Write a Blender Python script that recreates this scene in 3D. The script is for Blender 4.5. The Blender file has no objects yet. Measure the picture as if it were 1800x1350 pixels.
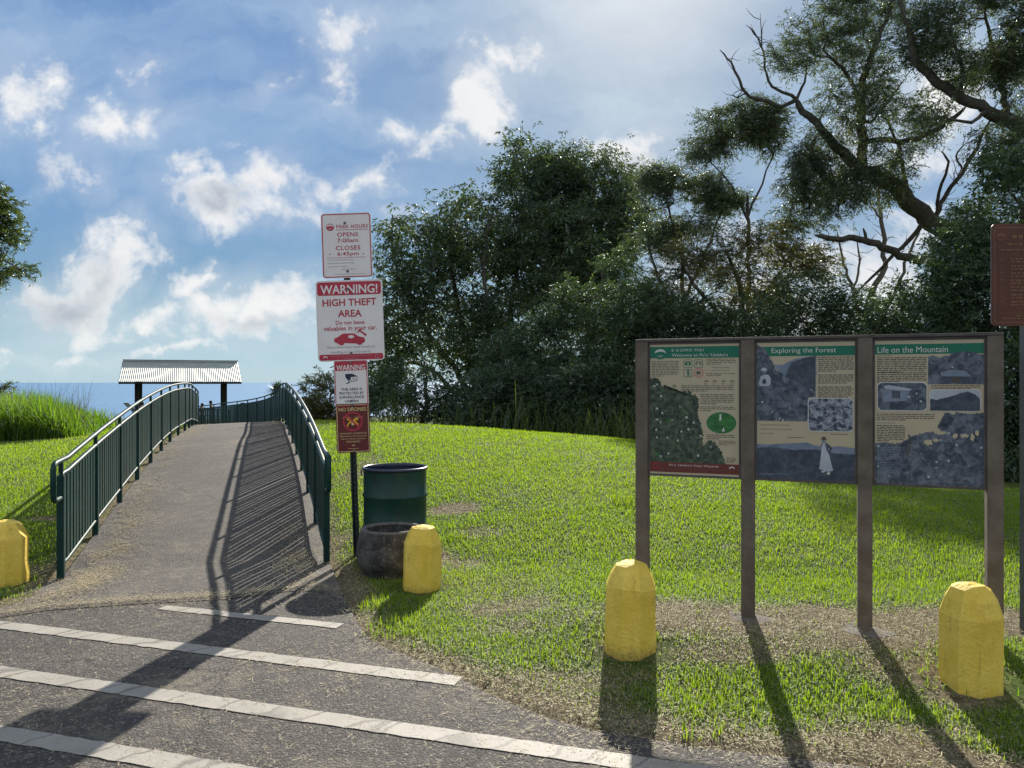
import bpy, bmesh, math, random
import numpy as np
from mathutils import Vector, Matrix

random.seed(7)
RNG = np.random.default_rng(7)
R = math.radians
S = bpy.context.scene
COL = S.collection

# ------------------------------------------------------------------ camera
CAM_H, F_PX, HY = 1.6, 1350.0, 671.0
cd = bpy.data.cameras.new('camera'); cam = bpy.data.objects.new('camera', cd); COL.objects.link(cam)
cd.sensor_width = 36.0; cd.lens = 36.0 * F_PX / 1800.0
cd.clip_start = 0.05; cd.clip_end = 400000.0
cd.shift_y = -4.0 / 1800.0
cam.location = (0, 0, CAM_H); cam.rotation_euler = (R(90), 0, 0)
S.camera = cam

# ------------------------------------------------------------------ light + exposure
SUN_AZ, SUN_EL = 9.8, 28.5
sd = bpy.data.lights.new('sun', 'SUN'); sun = bpy.data.objects.new('sun', sd); COL.objects.link(sun)
sd.energy = 5.0; sd.angle = R(0.55); sd.color = (1.0, 0.93, 0.82)
to_sun = Vector((math.sin(R(SUN_AZ)) * math.cos(R(SUN_EL)), math.cos(R(SUN_AZ)) * math.cos(R(SUN_EL)), math.sin(R(SUN_EL))))
sun.rotation_euler = to_sun.to_track_quat('Z', 'Y').to_euler()
sun.location = (6, 40, 60)

S.view_settings.view_transform = 'Standard'
S.view_settings.look = 'None'
S.view_settings.exposure = 0.84
S.view_settings.gamma = 1.0
S.view_settings.use_curve_mapping = False
S.cycles.use_denoising = True
try:
    S.cycles.denoiser = 'OPENIMAGEDENOISE'
except Exception:
    pass
S.cycles.max_bounces = 8; S.cycles.transparent_max_bounces = 8
S.cycles.diffuse_bounces = 3; S.cycles.glossy_bounces = 3; S.cycles.transmission_bounces = 4
S.cycles.sample_clamp_indirect = 6.0
S.cycles.use_adaptive_sampling = True; S.cycles.adaptive_threshold = 0.015


class NT:
    """thin wrapper round a node tree"""
    def __init__(self, nt):
        self.t = nt; nt.nodes.clear()
    def n(self, typ, ins=None, **props):
        nd = self.t.nodes.new(typ)
        for k, v in props.items():
            setattr(nd, k, v)
        for k, v in (ins or {}).items():
            self.set(nd.inputs[k], v)
        return nd
    def set(self, sock, v):
        if isinstance(v, bpy.types.NodeSocket):
            self.t.links.new(v, sock)
        else:
            sock.default_value = v
    def math(self, op, a, b=None, c=None, clamp=False):
        nd = self.t.nodes.new('ShaderNodeMath'); nd.operation = op; nd.use_clamp = clamp
        for i, v in enumerate((a, b, c)):
            if v is not None:
                self.set(nd.inputs[i], v)
        return nd.outputs[0]
    def mix(self, f, a, b):
        nd = self.t.nodes.new('ShaderNodeMix'); nd.data_type = 'RGBA'
        self.set(nd.inputs[0], f); self.set(nd.inputs[6], a); self.set(nd.inputs[7], b)
        return nd.outputs[2]
    def step(self, x, lo, hi):
        nd = self.t.nodes.new('ShaderNodeMapRange'); nd.interpolation_type = 'SMOOTHSTEP'; nd.clamp = True
        self.set(nd.inputs['Value'], x); nd.inputs['From Min'].default_value = lo; nd.inputs['From Max'].default_value = hi
        return nd.outputs['Result']
    def noise(self, vec, scale, detail=4, rough=0.55, dist=0.0):
        return self.n('ShaderNodeTexNoise', {'Vector': vec, 'Scale': scale, 'Detail': detail, 'Roughness': rough, 'Distortion': dist})
    def ramp(self, f, stops):
        nd = self.t.nodes.new('ShaderNodeValToRGB'); self.set(nd.inputs[0], f)
        el = nd.color_ramp.elements
        while len(el) < len(stops):
            el.new(0.5)
        for e, (p, c) in zip(el, stops):
            e.position = p; e.color = (*c, 1.0) if len(c) == 3 else c
        return nd.outputs[0]


# ------------------------------------------------------------------ world: Nishita sky with clouds
W = bpy.data.worlds.new('World'); S.world = W; W.use_nodes = True
t = NT(W.node_tree)
sky = t.n('ShaderNodeTexSky', sky_type='NISHITA', sun_disc=False, sun_elevation=R(SUN_EL), sun_rotation=R(SUN_AZ),
          altitude=300.0, air_density=1.0, dust_density=0.5, ozone_density=2.0)
SKY_STRENGTH = 0.085
tc = t.n('ShaderNodeTexCoord')
sep = t.n('ShaderNodeSeparateXYZ', {0: tc.outputs['Generated']})
dx, dy, dz = sep.outputs
yy = t.math('MAXIMUM', dy, 0.08)
u = t.math('DIVIDE', dx, yy); v = t.math('DIVIDE', dz, yy)
uv = t.n('ShaderNodeCombineXYZ', {0: u, 1: v, 2: 0.0}).outputs[0]
warp = t.noise(uv, 5.0, 5, 0.6)
wv = t.n('ShaderNodeVectorMath', {0: warp.outputs['Color'], 1: (0.5, 0.5, 0.5)}, operation='SUBTRACT').outputs[0]
wv = t.n('ShaderNodeVectorMath', {0: wv, 'Scale': 0.17}, operation='SCALE').outputs[0]
uvw = t.n('ShaderNodeVectorMath', {0: uv, 1: wv}, operation='ADD').outputs[0]
warp2 = t.noise(uv, 22.0, 4, 0.6)
wv2 = t.n('ShaderNodeVectorMath', {0: warp2.outputs['Color'], 1: (0.5, 0.5, 0.5)}, operation='SUBTRACT').outputs[0]
wv2 = t.n('ShaderNodeVectorMath', {0: wv2, 'Scale': 0.05}, operation='SCALE').outputs[0]
uvw = t.n('ShaderNodeVectorMath', {0: uvw, 1: wv2}, operation='ADD').outputs[0]


def blob_field(blobs):
    acc = None
    for (px, py, rx, ry, rot, wgt) in blobs:
        rx *= 1.22; ry *= 1.25
        mp = t.n('ShaderNodeMapping', {'Vector': uvw, 'Location': ((px - 900) / F_PX, (HY - py) / F_PX, 0.0),
                 'Rotation': (0, 0, R(rot)), 'Scale': (rx / F_PX, ry / F_PX, 1.0)}, vector_type='TEXTURE')
        ln = t.n('ShaderNodeVectorMath', {0: mp.outputs[0]}, operation='LENGTH').outputs['Value']
        m = t.math('MULTIPLY_ADD', ln, -wgt, wgt)
        acc = m if acc is None else t.math('SMOOTH_MAX', acc, m, 0.15)
    return acc


cumulus = blob_field([
    (20, 150, 90, 70, -20, .8), (70, 215, 60, 22, -30, .6), (95, 125, 22, 20, 0, .5),
    (215, 240, 150, 45, 15, .84), (130, 300, 75, 55, 30, .84), (270, 225, 50, 35, 25, .62),
    (400, 348, 135, 52, 8, 1.05), (460, 325, 70, 50, 20, 1.0), (590, 355, 110, 36, 8, .82), (650, 340, 40, 28, 20, .7),
    (150, 485, 135, 62, 35, 1.15), (195, 435, 62, 58, 10, 1.1), (90, 530, 100, 42, 5, .85),
    (350, 500, 55, 32, 10, .8), (460, 540, 150, 62, 5, .85), (545, 525, 70, 55, 0, .85), (290, 545, 90, 30, 0, .55),
    (480, 148, 75, 28, 25, .76), (270, 100, 40, 40, -30, .58), (625, 35, 85, 42, 10, .85), (600, 115, 45, 75, -10, .80), (590, 190, 50, 30, 0, .45),
    (845, 180, 78, 72, 35, 1.1), (770, 245, 95, 26, 25, .75), (872, 108, 48, 26, -25, .72), (930, 102, 36, 30, 0, .6), (690, 235, 50, 22, -25, .45),
    (1105, 258, 95, 46, -10, 1.05), (1640, 190, 120, 60, 10, .9), (1560, 300, 120, 60, 10, .7), (1500, 480, 300, 110, 0, .9), (1300, 560, 300, 60, 0, .8),
    (690, 395, 60, 30, 0, .6), (20, 620, 160, 14, 0, .35), (330, 618, 120, 10, 0, .4), (170, 400, 30, 26, 0, .55),
])
fine = t.noise(uv, 11.0, 9, 0.62, 0.25).outputs['Fac']
med = t.noise(uv, 4.2, 6, 0.6, 0.4).outputs['Fac']
dens = t.math('ADD', cumulus, t.math('MULTIPLY', t.math('SUBTRACT', fine, 0.5), 2.7))
dens = t.math('ADD', dens, t.math('MULTIPLY', t.math('SUBTRACT', med, 0.5), 1.2))
cmask = t.step(dens, 0.08, 0.88)
wisp = t.math('MULTIPLY', t.step(t.math('ADD', cumulus, t.math('MULTIPLY', t.math('SUBTRACT', med, 0.5), 1.6)), -0.35, 1.0), 0.32)
cmask = t.math('MAXIMUM', cmask, wisp)
# thin high veil, streaked sideways, and the pale air low over the sea
svec = t.n('ShaderNodeVectorMath', {0: uvw, 1: (1.1, 3.6, 1.0)}, operation='MULTIPLY').outputs[0]
streak = t.noise(svec, 2.2, 7, 0.55, 0.0).outputs['Fac']
veil = t.step(streak, 0.30, 0.80)
high = t.step(v, 0.10, 0.36)
right = t.step(u, -0.75, 0.25)
veil_amt = t.math('MULTIPLY', veil, t.math('ADD', t.math('MULTIPLY', high, t.math('MULTIPLY_ADD', right, 0.40, 0.42)), 0.24), clamp=True)
band = t.math('SUBTRACT', 1.0, t.math('ABSOLUTE', t.math('DIVIDE', t.math('SUBTRACT', v, 0.265), 0.085)), clamp=True)
band = t.math('MULTIPLY', band, t.math('MULTIPLY', veil, t.math('MULTIPLY', t.step(u, -0.42, -0.15), 0.75)))
veil_amt = t.math('MAXIMUM', veil_amt, band)
K = 1.0 / SKY_STRENGTH
lum = t.n('ShaderNodeVectorMath', {0: sky.outputs[0], 1: (0.25, 0.55, 0.20)}, operation='DOT_PRODUCT').outputs['Value']
comp = t.math('DIVIDE', 1.0, t.math('MULTIPLY_ADD', lum, SKY_STRENGTH / 0.29, 1.0))     # compresses bright sky tones, most strongly near the sun
skycol = t.n('ShaderNodeVectorMath', {0: sky.outputs[0], 'Scale': comp}, operation='SCALE').outputs[0]
skycol = t.n('ShaderNodeVectorMath', {0: skycol, 1: (0.82, 1.09, 1.34)}, operation='MULTIPLY').outputs[0]
low = t.math('MULTIPLY', t.math('SUBTRACT', 1.0, t.step(v, 0.0, 0.17)), 0.62)
skycol = t.mix(low, skycol, (0.33 * K, 0.455 * K, 0.54 * K, 1))
veilcol = t.mix(t.step(u, -0.4, 0.3), (0.255 * K, 0.34 * K, 0.445 * K, 1), (0.295 * K, 0.36 * K, 0.42 * K, 1))
col1 = t.mix(veil_amt, skycol, veilcol)
greyf = blob_field([(390, 350, 85, 30, 8, 1.0), (110, 520, 105, 55, 28, 1.15), (150, 470, 60, 40, 30, .8), (470, 570, 90, 25, 0, .7),
                    (80, 300, 60, 40, 0, .5), (1120, 275, 60, 22, 0, .6)])
grey = t.step(t.math('ADD', greyf, t.math('MULTIPLY', t.math('SUBTRACT', fine, 0.5), 1.1)), 0.0, 1.25)
ccol = t.mix(t.math('MULTIPLY', grey, 0.9), (0.53 * K, 0.53 * K, 0.53 * K, 1), (0.235 * K, 0.265 * K, 0.31 * K, 1))
shade = t.mix(t.step(med, 0.3, 0.7), (0.86, 0.88, 0.92, 1), (1.03, 1.02, 1.0, 1))
ccol = t.n('ShaderNodeVectorMath', {0: ccol, 1: shade}, operation='MULTIPLY').outputs[0]
front = t.step(dy, 0.10, 0.3)
col2 = t.mix(t.math('MULTIPLY', t.math('MULTIPLY', cmask, front), 0.93), col1, ccol)
# unseen bright cloud field, added behind the camera to fill the shaded sign faces
gn = t.noise(tc.outputs['Generated'], 2.4, 6, 0.6, 0.3).outputs['Fac']
back = t.math('MULTIPLY', t.math('MULTIPLY', t.step(gn, 0.34, 0.62), t.step(dz, 0.0, 0.12)), t.math('SUBTRACT', 1.0, t.step(dy, -0.25, 0.35)))
col3 = t.mix(back, col2, (0.52 * K, 0.54 * K, 0.57 * K, 1))
glow = t.n('ShaderNodeVectorMath', {0: tc.outputs['Generated'], 1: tuple(to_sun)}, operation='DOT_PRODUCT').outputs['Value']
glow = t.math('POWER', t.math('MAXIMUM', glow, 0.0), 110.0)
col3 = t.mix(t.math('MULTIPLY', glow, 0.55), col3, (0.60 * K, 0.60 * K, 0.59 * K, 1))
bg = t.n('ShaderNodeBackground', {'Color': col3, 'Strength': SKY_STRENGTH})
out = t.n('ShaderNodeOutputWorld', {'Surface': bg.outputs[0]})


# ------------------------------------------------------------------ helpers
def px(x, y, d):
    """a point d metres ahead that the photograph shows at pixel x, y"""
    return Vector(((x - 900) / F_PX * d, d, CAM_H - (y - HY) / F_PX * d))


def gnd(x, y):
    d = CAM_H * F_PX / (y - HY)
    return ((x - 900) / F_PX * d, d)


def tag(o, label=None, cat=None, group=None, kind=None):
    if label: o['label'] = label
    if cat: o['category'] = cat
    if group: o['group'] = group
    if kind: o['kind'] = kind
    return o


def empty(name, loc, label, cat, group=None, rz=0.0):
    o = bpy.data.objects.new(name, None); COL.objects.link(o)
    o.empty_display_size = 0.1; o.location = loc; o.rotation_euler = (0, 0, rz)
    return tag(o, label, cat, group)


def material(name, color=(0.5, 0.5, 0.5), rough=0.6, spec=0.4, metal=0.0, var=0.0, scale=8.0, bump=0.0, bscale=40.0, second=None, coords='Object'):
    m = bpy.data.materials.new(name); m.use_nodes = True
    n = NT(m.node_tree)
    tcn = n.n('ShaderNodeTexCoord').outputs[coords]
    b = n.n('ShaderNodeBsdfPrincipled', {'Roughness': rough, 'Specular IOR Level': spec, 'Metallic': metal})
    c = (*color, 1.0)
    if var > 0 or second:
        nz = n.noise(tcn, scale, 6, 0.6).outputs['Fac']
        if second:
            cc = n.mix(n.step(nz, 0.5 - 0.18, 0.5 + 0.22), c, (*second, 1.0))
        else:
            lo = tuple(max(0.0, q * (1 - var)) for q in color); hi = tuple(q * (1 + var) for q in color)
            cc = n.mix(n.step(nz, 0.3, 0.7), (*lo, 1), (*hi, 1))
        n.set(b.inputs['Base Color'], cc)
    else:
        b.inputs['Base Color'].default_value = c
    if bump > 0:
        bn = n.noise(tcn, bscale, 5, 0.6).outputs['Fac']
        bp = n.n('ShaderNodeBump', {'Strength': 1.0, 'Distance': bump, 'Height': bn})
        n.set(b.inputs['Normal'], bp.outputs[0])
    n.n('ShaderNodeOutputMaterial', {'Surface': b.outputs[0]})
    return m


class MB:
    """collects geometry for ONE mesh object"""
    def __init__(self):
        self.v = []; self.f = []; self.m = []; self.s = []
    def add(self, vs, fs, mi=0, smooth=False):
        o = len(self.v)
        self.v.extend([tuple(p) for p in vs])
        for f in fs:
            self.f.append(tuple(i + o for i in f)); self.m.append(mi); self.s.append(smooth)
    def box(self, lo, hi, mi=0, M=None):
        (a, b, c), (d, e, f) = lo, hi
        vs = [Vector(p) for p in ((a, b, c), (d, b, c), (d, e, c), (a, e, c), (a, b, f), (d, b, f), (d, e, f), (a, e, f))]
        if M is not None: vs = [M @ p for p in vs]
        self.add(vs, [(0, 3, 2, 1), (4, 5, 6, 7), (0, 1, 5, 4), (1, 2, 6, 5), (2, 3, 7, 6), (3, 0, 4, 7)], mi)
    def bevbox(self, lo, hi, bev, mi=0):
        bm = bmesh.new()
        bmesh.ops.create_cube(bm, size=1.0)
        for q in bm.verts:
            q.co = Vector([lo[i] + (q.co[i] + 0.5) * (hi[i] - lo[i]) for i in range(3)])
        bmesh.ops.bevel(bm, geom=bm.edges[:], offset=bev, segments=2, affect='EDGES', profile=0.7)
        bm.verts.index_update()
        self.add([q.co.copy() for q in bm.verts], [tuple(w.index for w in f.verts) for f in bm.faces], mi)
        bm.free()
    def tube(self, pts, r, n=8, mi=0, cap=True, up=None):
        pts = [Vector(p) for p in pts]
        rs = r if isinstance(r, (list, tuple, np.ndarray)) else [r] * len(pts)
        rings = []; prev = None
        for i, p in enumerate(pts):
            a = pts[max(i - 1, 0)]; b = pts[min(i + 1, len(pts) - 1)]
            tg = (b - a)
            if tg.length < 1e-9: tg = Vector((0, 0, 1))
            tg.normalize()
            if prev is None:
                ref = Vector(up) if up else (Vector((0, 0, 1)) if abs(tg.z) < 0.9 else Vector((1, 0, 0)))
                nx = tg.cross(ref).normalized()
            else:
                nx = (prev - tg * prev.dot(tg))
                nx = nx.normalized() if nx.length > 1e-6 else tg.orthogonal().normalized()
            prev = nx; ny = tg.cross(nx)
            off = math.pi / n
            rings.append([p + (nx * math.cos(2 * math.pi * k / n + off) + ny * math.sin(2 * math.pi * k / n + off)) * rs[i] for k in range(n)])
        vs = [q for rg in rings for q in rg]; fs = []
        for i in range(len(pts) - 1):
            for k in range(n):
                fs.append((i * n + k, i * n + (k + 1) % n, (i + 1) * n + (k + 1) % n, (i + 1) * n + k))
        self.add(vs, fs, mi, n > 4)
        if cap:
            L = (len(pts) - 1) * n
            self.add(rings[0], [tuple(reversed(range(n)))], mi); self.add(rings[-1], [tuple(range(n))], mi)
    def lathe(self, prof, n=48, mi=0, c=(0, 0, 0), smooth=True):
        vs = []; fs = []
        for (r, z) in prof:
            for k in range(n):
                a = 2 * math.pi * k / n
                vs.append((c[0] + r * math.cos(a), c[1] + r * math.sin(a), c[2] + z))
        for i in range(len(prof) - 1):
            for k in range(n):
                fs.append((i * n + k, i * n + (k + 1) % n, (i + 1) * n + (k + 1) % n, (i + 1) * n + k))
        self.add(vs, fs, mi, smooth)
    def poly(self, pts, y, mi):
        """flat polygon facing -Y, pts = (x, z)"""
        area = sum(pts[i][0] * pts[(i + 1) % len(pts)][1] - pts[(i + 1) % len(pts)][0] * pts[i][1] for i in range(len(pts)))
        if area < 0: pts = list(reversed(pts))
        self.add([(a, y, b) for a, b in pts], [tuple(range(len(pts)))], mi)
    def slab(self, pts, y0, y1, mi):
        area = sum(pts[i][0] * pts[(i + 1) % len(pts)][1] - pts[(i + 1) % len(pts)][0] * pts[i][1] for i in range(len(pts)))
        if area < 0: pts = list(reversed(pts))
        n = len(pts)
        vs = [(a, y0, b) for a, b in pts] + [(a, y1, b) for a, b in pts]
        self.add(vs, [tuple(range(n)), tuple(reversed(range(n, 2 * n)))] + [(i, i + n, (i + 1) % n + n, (i + 1) % n) for i in range(n)], mi)
    def rect(self, x0, z0, x1, z1, y, mi):
        self.poly([(x0, z0), (x1, z0), (x1, z1), (x0, z1)], y, mi)
    def ring(self, outer, inner, y, mi):
        n = len(outer)
        self.add([(a, y, b) for a, b in outer] + [(a, y, b) for a, b in inner],
                 [(i, (i + 1) % n, (i + 1) % n + n, i + n) for i in range(n)], mi)
    def text(self, s, cx, cz, y, mi, w=None, h=None, bold=0.0, shear=0.0, spacing=1.0, left=None):
        vs, fs = text_geo(s, bold, shear, spacing)
        if not len(vs): return
        lo = vs.min(0); hi = vs.max(0); sz = hi - lo
        if w is not None and h is not None: sx, sy = w / sz[0], h / sz[1]
        elif w is not None: sx = sy = w / sz[0]
        else: sx = sy = h / sz[1]
        q = (vs - (lo + hi) / 2) * np.array([sx, sy])
        if left is not None: cx = left + sz[0] * sx / 2
        self.add([(cx + a, y, cz + b) for a, b in q], fs, mi)
    def build(self, name, mats, parent=None, loc=None):
        me = bpy.data.meshes.new(name)
        me.from_pydata(self.v, [], self.f)
        for m in (mats if isinstance(mats, (list, tuple)) else [mats]):
            me.materials.append(m)
        me.polygons.foreach_set('material_index', self.m)
        me.polygons.foreach_set('use_smooth', self.s)
        me.update()
        o = bpy.data.objects.new(name, me); COL.objects.link(o)
        if parent: o.parent = parent
        if loc: o.location = loc
        return o


_tc = {}
def text_geo(s, bold=0.0, shear=0.0, spacing=1.0):
    key = (s, bold, shear, spacing)
    if key not in _tc:
        cu = bpy.data.curves.new('lettering', 'FONT'); cu.body = s; cu.size = 1.0; cu.resolution_u = 3
        cu.offset = bold; cu.shear = shear; cu.space_character = spacing; cu.fill_mode = 'FRONT'
        ob = bpy.data.objects.new('lettering', cu)
        me = bpy.data.meshes.new_from_object(ob)
        vs = np.array([q.co[:2] for q in me.vertices]); fs = []
        for p in me.polygons:
            f = tuple(p.vertices)
            a = sum(vs[f[i]][0] * vs[f[(i + 1) % len(f)]][1] - vs[f[(i + 1) % len(f)]][0] * vs[f[i]][1] for i in range(len(f)))
            fs.append(f if a > 0 else tuple(reversed(f)))
        bpy.data.objects.remove(ob); bpy.data.curves.remove(cu); bpy.data.meshes.remove(me)
        _tc[key] = (vs, fs)
    return _tc[key]


def rrect(x0, z0, x1, z1, r, n=5):
    out = []
    for (cx, cz, a0) in ((x1 - r, z1 - r, 0), (x0 + r, z1 - r, 90), (x0 + r, z0 + r, 180), (x1 - r, z0 + r, 270)):
        for k in range(n + 1):
            a = R(a0 + 90 * k / n); out.append((cx + r * math.cos(a), cz + r * math.sin(a)))
    return out


def ellipse(cx, cz, rx, rz, n=28, a0=0, a1=360):
    full = abs(a1 - a0) >= 360
    m = n if full else n + 1
    return [(cx + rx * math.cos(R(a0 + (a1 - a0) * k / n)), cz + rz * math.sin(R(a0 + (a1 - a0) * k / n))) for k in range(m)]


def np_mesh(name, V, Fidx, mat, parent=None, smooth=False, attr=None, quads=True):
    """fast mesh from numpy: V (n,3), Fidx (m,k) all faces of one size"""
    me = bpy.data.meshes.new(name)
    k = Fidx.shape[1]
    me.vertices.add(len(V)); me.vertices.foreach_set('co', np.ascontiguousarray(V, dtype=np.float32).ravel())
    me.loops.add(Fidx.size); me.loops.foreach_set('vertex_index', np.ascontiguousarray(Fidx, dtype=np.int32).ravel())
    me.polygons.add(len(Fidx))
    me.polygons.foreach_set('loop_start', np.arange(0, Fidx.size, k, dtype=np.int32))
    me.polygons.foreach_set('loop_total', np.full(len(Fidx), k, dtype=np.int32))
    if smooth: me.polygons.foreach_set('use_smooth', np.ones(len(Fidx), dtype=bool))
    me.update(calc_edges=True)
    if attr is not None:
        for nm, arr in attr.items():
            if arr.ndim == 1:
                a = me.attributes.new(nm, 'FLOAT', 'POINT'); a.data.foreach_set('value', arr.astype(np.float32))
            else:
                a = me.attributes.new(nm, 'FLOAT_COLOR', 'POINT')
                a.data.foreach_set('color', np.c_[arr, np.ones(len(arr))].astype(np.float32).ravel())
    me.materials.append(mat)
    o = bpy.data.objects.new(name, me); COL.objects.link(o)
    if parent: o.parent = parent
    return o


def vnoise(x, y, seed=0):
    xi = np.floor(x).astype(np.int64); yi = np.floor(y).astype(np.int64)
    fx = x - xi; fy = y - yi
    fx = fx * fx * (3 - 2 * fx); fy = fy * fy * (3 - 2 * fy)
    def h(a, b):
        n = (a * 374761393 + b * 668265263 + seed * 1274126177) & 0x7fffffff
        n = ((n ^ (n >> 13)) * 1274126177) & 0x7fffffff
        return ((n ^ (n >> 16)) & 0xffff) / 65535.0
    return (h(xi, yi) * (1 - fx) + h(xi + 1, yi) * fx) * (1 - fy) + (h(xi, yi + 1) * (1 - fx) + h(xi + 1, yi + 1) * fx) * fy


def fbm(x, y, seed=0, o=4):
    s = 0; a = 0.5; q = 0
    for i in range(o):
        s = s + a * vnoise(x * 2 ** i, y * 2 ** i, seed + i); q += a; a *= 0.5
    return s / q


def sstep(x, a, b):
    q = np.clip((x - a) / (b - a), 0, 1); return q * q * (3 - 2 * q)


# ------------------------------------------------------------------ the lie of the land
# edge of the parking lot, from left to right
LOT_PX = [(-300, 1120), (-60, 1092), (0, 1080), (100, 1066), (240, 1056), (400, 1048), (480, 1038), (545, 1030), (590, 1040), (612, 1065), (632, 1100), (655, 1128), (720, 1155), (790, 1180), (850, 1215),
          (950, 1258), (1040, 1284), (1120, 1294), (1210, 1310), (1400, 1335), (1500, 1348), (1700, 1372), (2100, 1410)]
LOT = [gnd(*p) for p in LOT_PX]
LOT = [(-14, 6.3), (-7, 5.6)] + LOT + [(9, 2.6), (16, 2.6)]
_lx = np.array([p[0] for p in LOT]); _ly = np.array([p[1] for p in LOT])
_o = np.argsort(_lx); _lx, _ly = _lx[_o], _ly[_o]


def lot_edge(x):
    return np.interp(x, _lx, _ly)


_CX = np.array([-60, -16, -12, -9, -6.3, -4.8, -3.15, -1.2, 0, 2.07, 3.66, 4.74, 5.33, 8, 14, 60.])
_YB = np.array([8, 7.5, 7, 6.5, 6.3, 6.3, 6.4, 7.4, 6.4, 5.8, 5.6, 5.4, 5.2, 5, 5, 5.])
_YC = np.array([22, 22, 22, 20, 18.5, 18, 17, 16, 15, 13, 11.5, 10, 9, 8.5, 9, 9.])
_ZC = np.array([.1, .15, .27, .42, .61, .655, .665, .62, .60, .57, .425, .28, .2, .12, .15, .2])


def _sm(x, tab):
    return (np.interp(x - .8, _CX, tab) + 2 * np.interp(x, _CX, tab) + np.interp(x + .8, _CX, tab)) / 4


BANK = .10


def terr0(x, y):
    x = np.asarray(x, float); y = np.asarray(y, float)
    yb, yc, zc = _sm(x, _YB), _sm(x, _YC), _sm(x, _ZC)
    tt = np.clip((y - yb) / (yc - yb), 0, 1)
    z = zc * np.sin(np.pi / 2 * tt)
    z = z + BANK * sstep(y - lot_edge(x), .45, 1.45) * (1 - tt) * sstep(x, -.3, .7)       # low bank under the board
    s = np.clip(y - yc, 0, None)
    z = z - 1.75 * (1 - np.exp(-(s / 17.0) ** 1.3))
    z = z - 0.34 * np.clip(y - 66, 0, None) - 0.3 * np.clip(np.abs(x) - 60, 0, None) - 0.3 * np.clip(-y - 60, 0, None)
    return z


# path centreline
_PC = np.array([(5.2, -2.2), (6.4, -2.6), (9, -3.45), (12, -4.45), (14.7, -5.35), (16.5, -5.92), (19.5, -6.98), (23, -8.28),
                (26.5, -10.2), (30, -12.9), (34, -17.0), (38, -21.5)])


def catmull(P, per=10):
    P = [np.array(p, float) for p in P]; out = []
    for i in range(len(P) - 1):
        p0 = P[max(i - 1, 0)]; p1 = P[i]; p2 = P[i + 1]; p3 = P[min(i + 2, len(P) - 1)]
        for k in range(per):
            q = k / per
            out.append(0.5 * ((2 * p1) + (-p0 + p2) * q + (2 * p0 - 5 * p1 + 4 * p2 - p3) * q * q + (-p0 + 3 * p1 - 3 * p2 + p3) * q ** 3))
    out.append(P[-1]); return np.array(out)


PCL = catmull(_PC[:, ::-1], 14)           # (x, y)
_tan = np.gradient(PCL, axis=0); _tan /= np.linalg.norm(_tan, axis=1)[:, None]
_nor = np.c_[_tan[:, 1], -_tan[:, 0]]     # points right


def path_side(x, y):
    """signed distance to the path centreline (right positive) near the path"""
    x = np.asarray(x, float); y = np.asarray(y, float)
    d2 = np.full(x.shape, 1e9); sgn = np.zeros(x.shape)
    for p, n in zip(PCL, _nor):
        q = (x - p[0]) ** 2 + (y - p[1]) ** 2
        m = q < d2
        d2 = np.where(m, q, d2); sgn = np.where(m, (x - p[0]) * n[0] + (y - p[1]) * n[1], sgn)
    return np.where(d2 < 9, sgn, np.where(sgn > 0, 9, -9))


def path_z(x, y):
    return terr0(x, y) + 0.02


def terr(x, y):
    """the ground sheet: below the lot and the path, a little above both elsewhere"""
    x = np.asarray(x, float); y = np.asarray(y, float)
    z = terr0(x, y)
    out = y - lot_edge(x)
    lawn = sstep(out, -0.05, 0.35)
    z = z + 0.012 * lawn + 0.022 * (fbm(x * 0.9, y * 0.9, 3) - 0.5) * lawn * sstep(out, 0.1, 1.2)
    z = np.where(out < 0.02, z - 0.03, z)
    ps = np.abs(path_side(x, y))
    z = np.where((ps < 1.12) & (y > 5.3), np.minimum(z, terr0(x, y) - 0.03), z)
    z = np.maximum(z, -268.0)
    return z


def tz(x, y):
    return float(terr(np.array([x]), np.array([y]))[0])


# worn spots in the lawn: (pixel x, pixel y, metres across, metres deep, strength)
WORN = [(1190, 1085, .60, .42, .9), (1315, 1095, .60, .40, 1.0), (1420, 1090, .6, .40, .95), (1530, 1105, .6, .42, 1.0), (1650, 1095, .5, .42, .9), (1760, 1095, .4, .45, .9), (1260, 1140, .7, .2, .5), (1480, 1160, .6, .2, .5), (1600, 1200, .5, .25, .5), (1000, 1200, .6, .2, .5),
        (800, 925, .36, .30, .9), (850, 955, .40, .25, .5), (810, 995, .32, .25, .6), (760, 985, .25, .3, .7), (1107, 1160, .3, .2, .6), (1700, 1235, .35, .2, .5),
        (640, 870, .22, 1.0, .55), (605, 960, .2, .5, .5), (70, 1010, .4, .25, .7), (90, 940, .4, .15, .8), (30, 1060, .5, .1, .8), (60, 800, 1.2, .6, .55),
        (880, 840, .5, .3, .3), (1300, 1000, .2, .1, .3), (980, 1110, .7, .25, .35), (900, 1080, .5, .3, .3), (1330, 1180, .5, .12, .3), (1560, 1290, .5, .12, .5)]


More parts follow.
